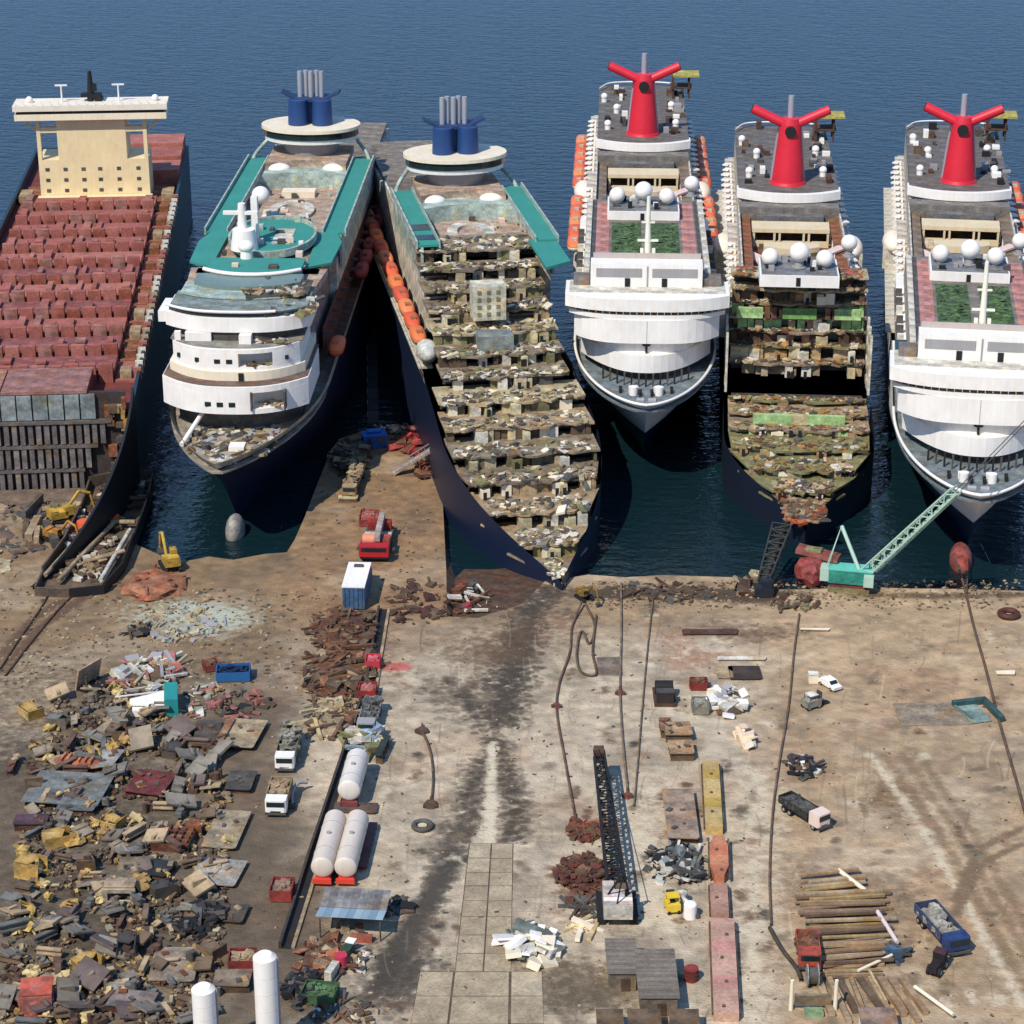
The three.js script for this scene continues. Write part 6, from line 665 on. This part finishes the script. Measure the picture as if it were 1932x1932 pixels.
  { const t = thing('red_tarp', 'pink red tarpaulin covered block at the lower left corner', 'tarpaulin', put(72, 1900), deg(6)); mk('cover', rock(1, 2.6, 2.6, 2.6, 0.04, 3).scale(1, 1, 1).translate(0, 0.8, 0), M(0xb5685a, 'dirty'), t); mk('front_sheet', box(4.2, 2.8, 0.3, 0, 1.5, 2), M(0xbf7464, 'dirty'), t); mk('top_sheet', box(4.2, 0.2, 3.6, 0, 3.2, 0, 0, 0.12), M(0xc4604c, 'dirty'), t); }
  pile('tyre_heap', 'black heap of tyres and wire in the lower scrap field', 'tyre heap', 385 - 8, 1742, 3.6, 2, 90, [M(0x2e2a28, 'dirty'), C.black, C.dgrey, M(0x4a4038, 'dirty')], { parts: 20, size: 1, sz: 1.3, base: M(0x34302c, 'dirty'), part: 'tyre_piece' });
  // bigger wreckage standing up out of the field
  const big = [[60, 1350, 'ochre', 'upper left corner of the field'], [110, 1370, 'grey', 'beside the tan bent plate'], [220, 1395, 'brown', 'below the teal deck house wreck'], [330, 1420, 'dark', 'left of the dark ribbed panel'], [215, 1560, 'ochre', 'left of the riveted rust block'], [110, 1590, 'ochre', 'right of the dark purple plate'], [60, 1650, 'ochre', 'left edge in the middle of the field'], [165, 1640, 'brown', 'left of the brown square plate'], [310, 1690, 'dark', 'right of the tan box with a hole'], [100, 1760, 'grey', 'above the pink red tarpaulin'], [165, 1830, 'ochre', 'right of the pink red tarpaulin'], [240, 1800, 'dark', 'left of the grey tan slab'], [400, 1800, 'brown', 'below the black tyre heap'], [30, 1720, 'grey', 'left edge above the tarpaulin']], bm = { ochre: [M(0xc09a52, 'dirty'), M(0xcdb074, 'dirty')], grey: [M(0x7c766c, 'dirty'), M(0x938b7e, 'dirty')], brown: [M(0x77604a, 'dirty'), M(0x8d745a, 'dirty')], dark: [M(0x47413a, 'dirty'), M(0x5a5046, 'dirty')] };
  for (const [x, y, hue, l] of big) { const t = thing('wreck_piece', `${hue} wreckage piece standing at the ${l}`.replace('at the above', 'above').replace('at the below', 'below').replace('at the left of', 'left of').replace('at the right of', 'right of').replace('at the beside', 'beside'), 'wreckage', put(x, y), rnd() * 3); const [a, b] = bm[hue], w = rr(2.2, 3.6), d = rr(2.4, 4.4), h = rr(1.4, 2.6); for (const s of [-1, 1]) mk('side_plate', box(0.18, h, d, s * w / 2, h / 2, 0, 0, 0, rr(-0.2, 0.2)), a, t); mk('back_plate', box(w, h * rr(0.6, 1), 0.18, 0, h * 0.45, -d / 2), b, t); mk('top_plate', [plan([[-w / 2, -d / 2], [w * 0.3, -d / 2], [w / 2, 0], [w * 0.2, d * 0.3], [-w / 2, d * 0.1]], h - 0.1, h + 0.05)], a, t); for (let i = 0; i < 4; i++) mk('bracket', box(rr(0.3, 0.9), rr(0.3, 1), rr(0.3, 1.2), rr(-w, w) * 0.4, rr(0.3, h), rr(-d, d) * 0.4, rnd() * 3, rr(-0.5, 0.5)), pick([a, b, C.drust]), t); }
  // single pieces strewn over the field
  const dk = M(0x544a3f, 'dirty'), bg = M(0x7d705e, 'dirty'), yellowM = [M(0xc4a25a, 'dirty'), M(0xb8924c, 'dirty'), M(0xcdb47c, 'dirty'), M(0xa8854e, 'dirty')], kinds = [
    ['yellow_casing', 'casing', 'yellow scrap casing in the scrap field on the left', 'yellow casings in the scrap field', 56, (s) => [rock(s * 0.55, rr(0.8, 1.5), rr(0.5, 1), rr(0.8, 1.6), 0.42, 1).translate(0, s * 0.3, 0), box(s * rr(0.5, 1.5), s * 0.1, s * rr(0.4, 1.2), s * 0.35, s * 0.55, s * 0.2, rnd() * 3, rr(-0.9, 0.9), rr(-0.6, 0.6)), bar(v3(-0.7 * s, 0.1, rr(-0.5, 0.5)), v3(0.5 * s, rr(0.5, 1.2), rr(-0.6, 0.6)), 0.1 * s, 6)], yellowM, [0.8, 1.9]],
    ['scrap_plate', 'plate', 'brown or grey torn plate lying loose in the scrap field', 'loose plates in the scrap field', 110, (s) => [box(s * rr(1, 2.2), 0.16, s * rr(0.8, 1.6), 0, 0.5, 0, 0, rr(-0.35, 0.35), rr(-0.4, 0.4)), box(0.2, rr(0.4, 1), s * rr(0.7, 1.2), rr(-0.5, 0.5) * s, 0.35, 0)], [C.brown, M(0x8d8474, 'dirty'), C.tan, M(0x756a5c, 'dirty'), M(0x97866e, 'dirty'), M(0x7c7468, 'dirty'), M(0x6b5a52, 'dirty')], [0.9, 2.6]],
    ['scrap_girder', 'girder', 'rusty girder lying loose in the scrap field', 'loose girders in the scrap field', 60, (s) => [box(0.5, 0.12, s * 2.4, 0, 0.2, 0), box(0.12, 0.5, s * 2.4, 0, 0.45, 0), box(0.5, 0.12, s * 2.4, 0, 0.7, 0)], [C.brown, C.tan, M(0x7a6450, 'dirty'), M(0x6b5240, 'rust'), C.steel], [0.9, 1.9]],
    ['machine_part', 'machine part', 'dark machine part in the scrap field on the left', 'machine parts in the scrap field', 70, (s) => [cyl(s * 0.5, s * 0.45, s * 0.8, 0, 0, 0, 12), box(s * 1.1, s * 0.5, s * 0.8, s * 0.4, s * 0.3, 0, rnd()), cyl(s * 0.25, s * 0.25, s * 1.2, -s * 0.4, 0, s * 0.3, 8)], [dk, bg, C.drust, C.steel, M(0x6a5e50, 'dirty')], [0.8, 1.6]]];
  const inField = (x, y) => { const l = y < 1400 ? 110 - (y - 1290) * 0.25 : 60 - (y - 1400) * 0.13, r = y < 1420 ? 250 + (y - 1290) * 1.3 : 440 - (y - 1420) * 0.06; return x > l && x < r; };
  const marks = [[292, 1340, 'teal deck house wreck'], [168, 1292, 'tan bent plate'], [148, 1446, 'orange topped raft'], [130, 1500, 'large grey sheet'], [285, 1488, 'dark red sheet'], [328, 1592, 'riveted rust block'], [226, 1706, 'tan box with a hole'], [377, 1742, 'black tyre heap'], [72, 1900, 'pink red tarpaulin'], [460, 1392, 'large tan deck panel'], [455, 1482, 'dark grating panel'], [428, 1572, 'long tan deck panel'], [412, 1652, 'pale grey deck panel'], [330, 1828, 'grey tan slab'], [250, 1900, 'grey torn sheet'], [60, 1560, 'dark purple plate'], [255, 1650, 'brown square plate'], [392, 1900, 'shorter white silo']], used = new Set(), hues = { yellow_casing: ['ochre', 'deep ochre', 'pale yellow', 'brownish yellow'], scrap_plate: ['brown', 'greenish grey', 'tan', 'grey brown', 'sand brown', 'stone grey', 'purple brown'], scrap_girder: ['brown', 'tan', 'earth brown', 'rust brown', 'steel grey'], machine_part: ['dark brown', 'grey brown', 'rust brown', 'steel grey', 'dull brown'] };
  const labelFor = (n, cat, hue, s, x, y) => { const near = marks.map((m) => [Math.hypot(m[0] - x, (m[1] - y) * 1.8), m]).sort((a, b) => a[0] - b[0]).map((q) => q[1]), rel = (m) => Math.abs(m[0] - x) > Math.abs(m[1] - y) ? (x < m[0] ? 'left of' : 'right of') : (y < m[1] ? 'behind' : 'in front of'), size = s > 1.6 ? 'large' : s > 1.1 ? 'middling' : 'small'; const tries = [`${hue} scrap ${cat} ${rel(near[0])} the ${near[0][2]}`, `${size} ${hue} scrap ${cat} ${rel(near[0])} the ${near[0][2]}`, `${size} ${hue} ${cat} between the ${near[0][2]} and the ${near[1][2]}`, `${size} ${hue} ${cat} between the ${near[0][2]} and the ${near[2][2]}`, `${size} ${hue} ${cat} ${rel(near[1])} the ${near[1][2]}, near the ${near[0][2]}`]; for (const a of [1, 2, 3, 4]) tries.push(`${size} ${hue} ${cat} ${rel(near[a])} the ${near[a][2]}`, `${hue} ${cat} lying ${rel(near[a])} the ${near[a][2]}`); const t = tries.find((q) => !used.has(q) && q.split(' ').length <= 16) ?? tries[0]; used.add(t); return t; };
  for (const [n, cat, l, grp, cnt, shape, mats, sz] of kinds) { const variants = mats.map((m, i) => [m, shape(1), shape(1), hues[n][i]]); for (let i = 0; i < cnt; i++) { let x, y; do { x = rr(-10, 450); y = rr(1300, 1940); if (n === 'yellow_casing' && rnd() < 0.7) x = rr(-10, 270); } while (!inField(x, y)); const [m, a, b, hue] = pick(variants), o = mk(n, (rnd() < 0.5 ? a : b).map((g) => g.clone()), m); o.position.copy(put(x, y, 2 + rr(-0.05, 0.8))); o.rotation.y = rnd() * 6.28; o.scale.setScalar(rr(...sz)); tag(o, labelFor(n, cat, hue, o.scale.x, x, y), cat, grp); } }
  // what nobody could count
  const field = [[], [], [], [], [], []], fm = [C.brown, C.tan, bg, C.drust, yellowM[0], C.sand]; for (let i = 0; i < 3000; i++) { let x, y; do { x = rr(-20, 470); y = rr(1285, 1950); } while (!inField(x, y) || fbm(x / 60, y / 45, 64, 3) < 0.44); const k = rnd() < 0.08 ? 4 : rnd() < 0.06 ? 5 : Math.floor(rnd() * 4), p = put(x, y), s = rr(0.2, 0.8); field[k].push(box(s * rr(0.5, 2.4), s * rr(0.2, 0.9), s * rr(0.4, 1.2), p.x, 2 + rr(0, 0.5), p.z, rnd() * 3, rr(-0.5, 0.5), rr(-0.5, 0.5))); }
  field.forEach((g, k) => tag(mk('scrap_litter', g, fm[k]), ['brown', 'tan', 'grey brown', 'dark rust', 'yellow', 'whitish'][k] + ' small litter strewn all over the scrap field', 'litter', null, 'stuff'));
  const yard = [[], [], [], []], ym = [C.brown, C.tan, M(0x6b5f52, 'dirty'), C.sand]; for (let i = 0; i < 1100; i++) { const x = rr(480, 1932), y = rr(1130, 1945), p = put(x, y), s = rr(0.08, 0.34); yard[i % 4].push(box(s * rr(0.6, 2.4), s * rr(0.3, 0.8), s, p.x, 2.05, p.z, rnd() * 3, rr(-0.3, 0.3))); } for (let i = 0; i < 900; i++) { const x = rr(1100, 1932), y = rr(1095, 1150), p = put(x, y), s = rr(0.1, 0.5); yard[i % 2].push(box(s * rr(0.6, 2.4), s * rr(0.3, 0.8), s, p.x, 2.05, p.z, rnd() * 3, rr(-0.3, 0.3))); }
  for (let i = 0; i < 320; i++) { const x = rr(560, 838), y = rr(840, 1160), p = put(x, y), s = rr(0.1, 0.4); if (x < 625 - (y - 850) * 0.27) continue; yard[i % 3].push(box(s * rr(0.6, 2), s * 0.5, s, p.x, 2.05, p.z, rnd() * 3)); } for (let i = 0; i < 800; i++) { const x = rr(0, 560), y = rr(1110, 1300), p = put(x, y), s = rr(0.1, 0.5); yard[i % 4].push(box(s * rr(0.6, 2), s * 0.5, s, p.x, 2.05, p.z, rnd() * 3)); }
  yard.forEach((g, k) => tag(mk('ground_litter', g, ym[k]), ['brown', 'tan', 'grey brown', 'pale'][k] + ' litter scattered over the yard ground and the jetty', 'litter', null, 'stuff'));
}
renderer.render(scene, camera);
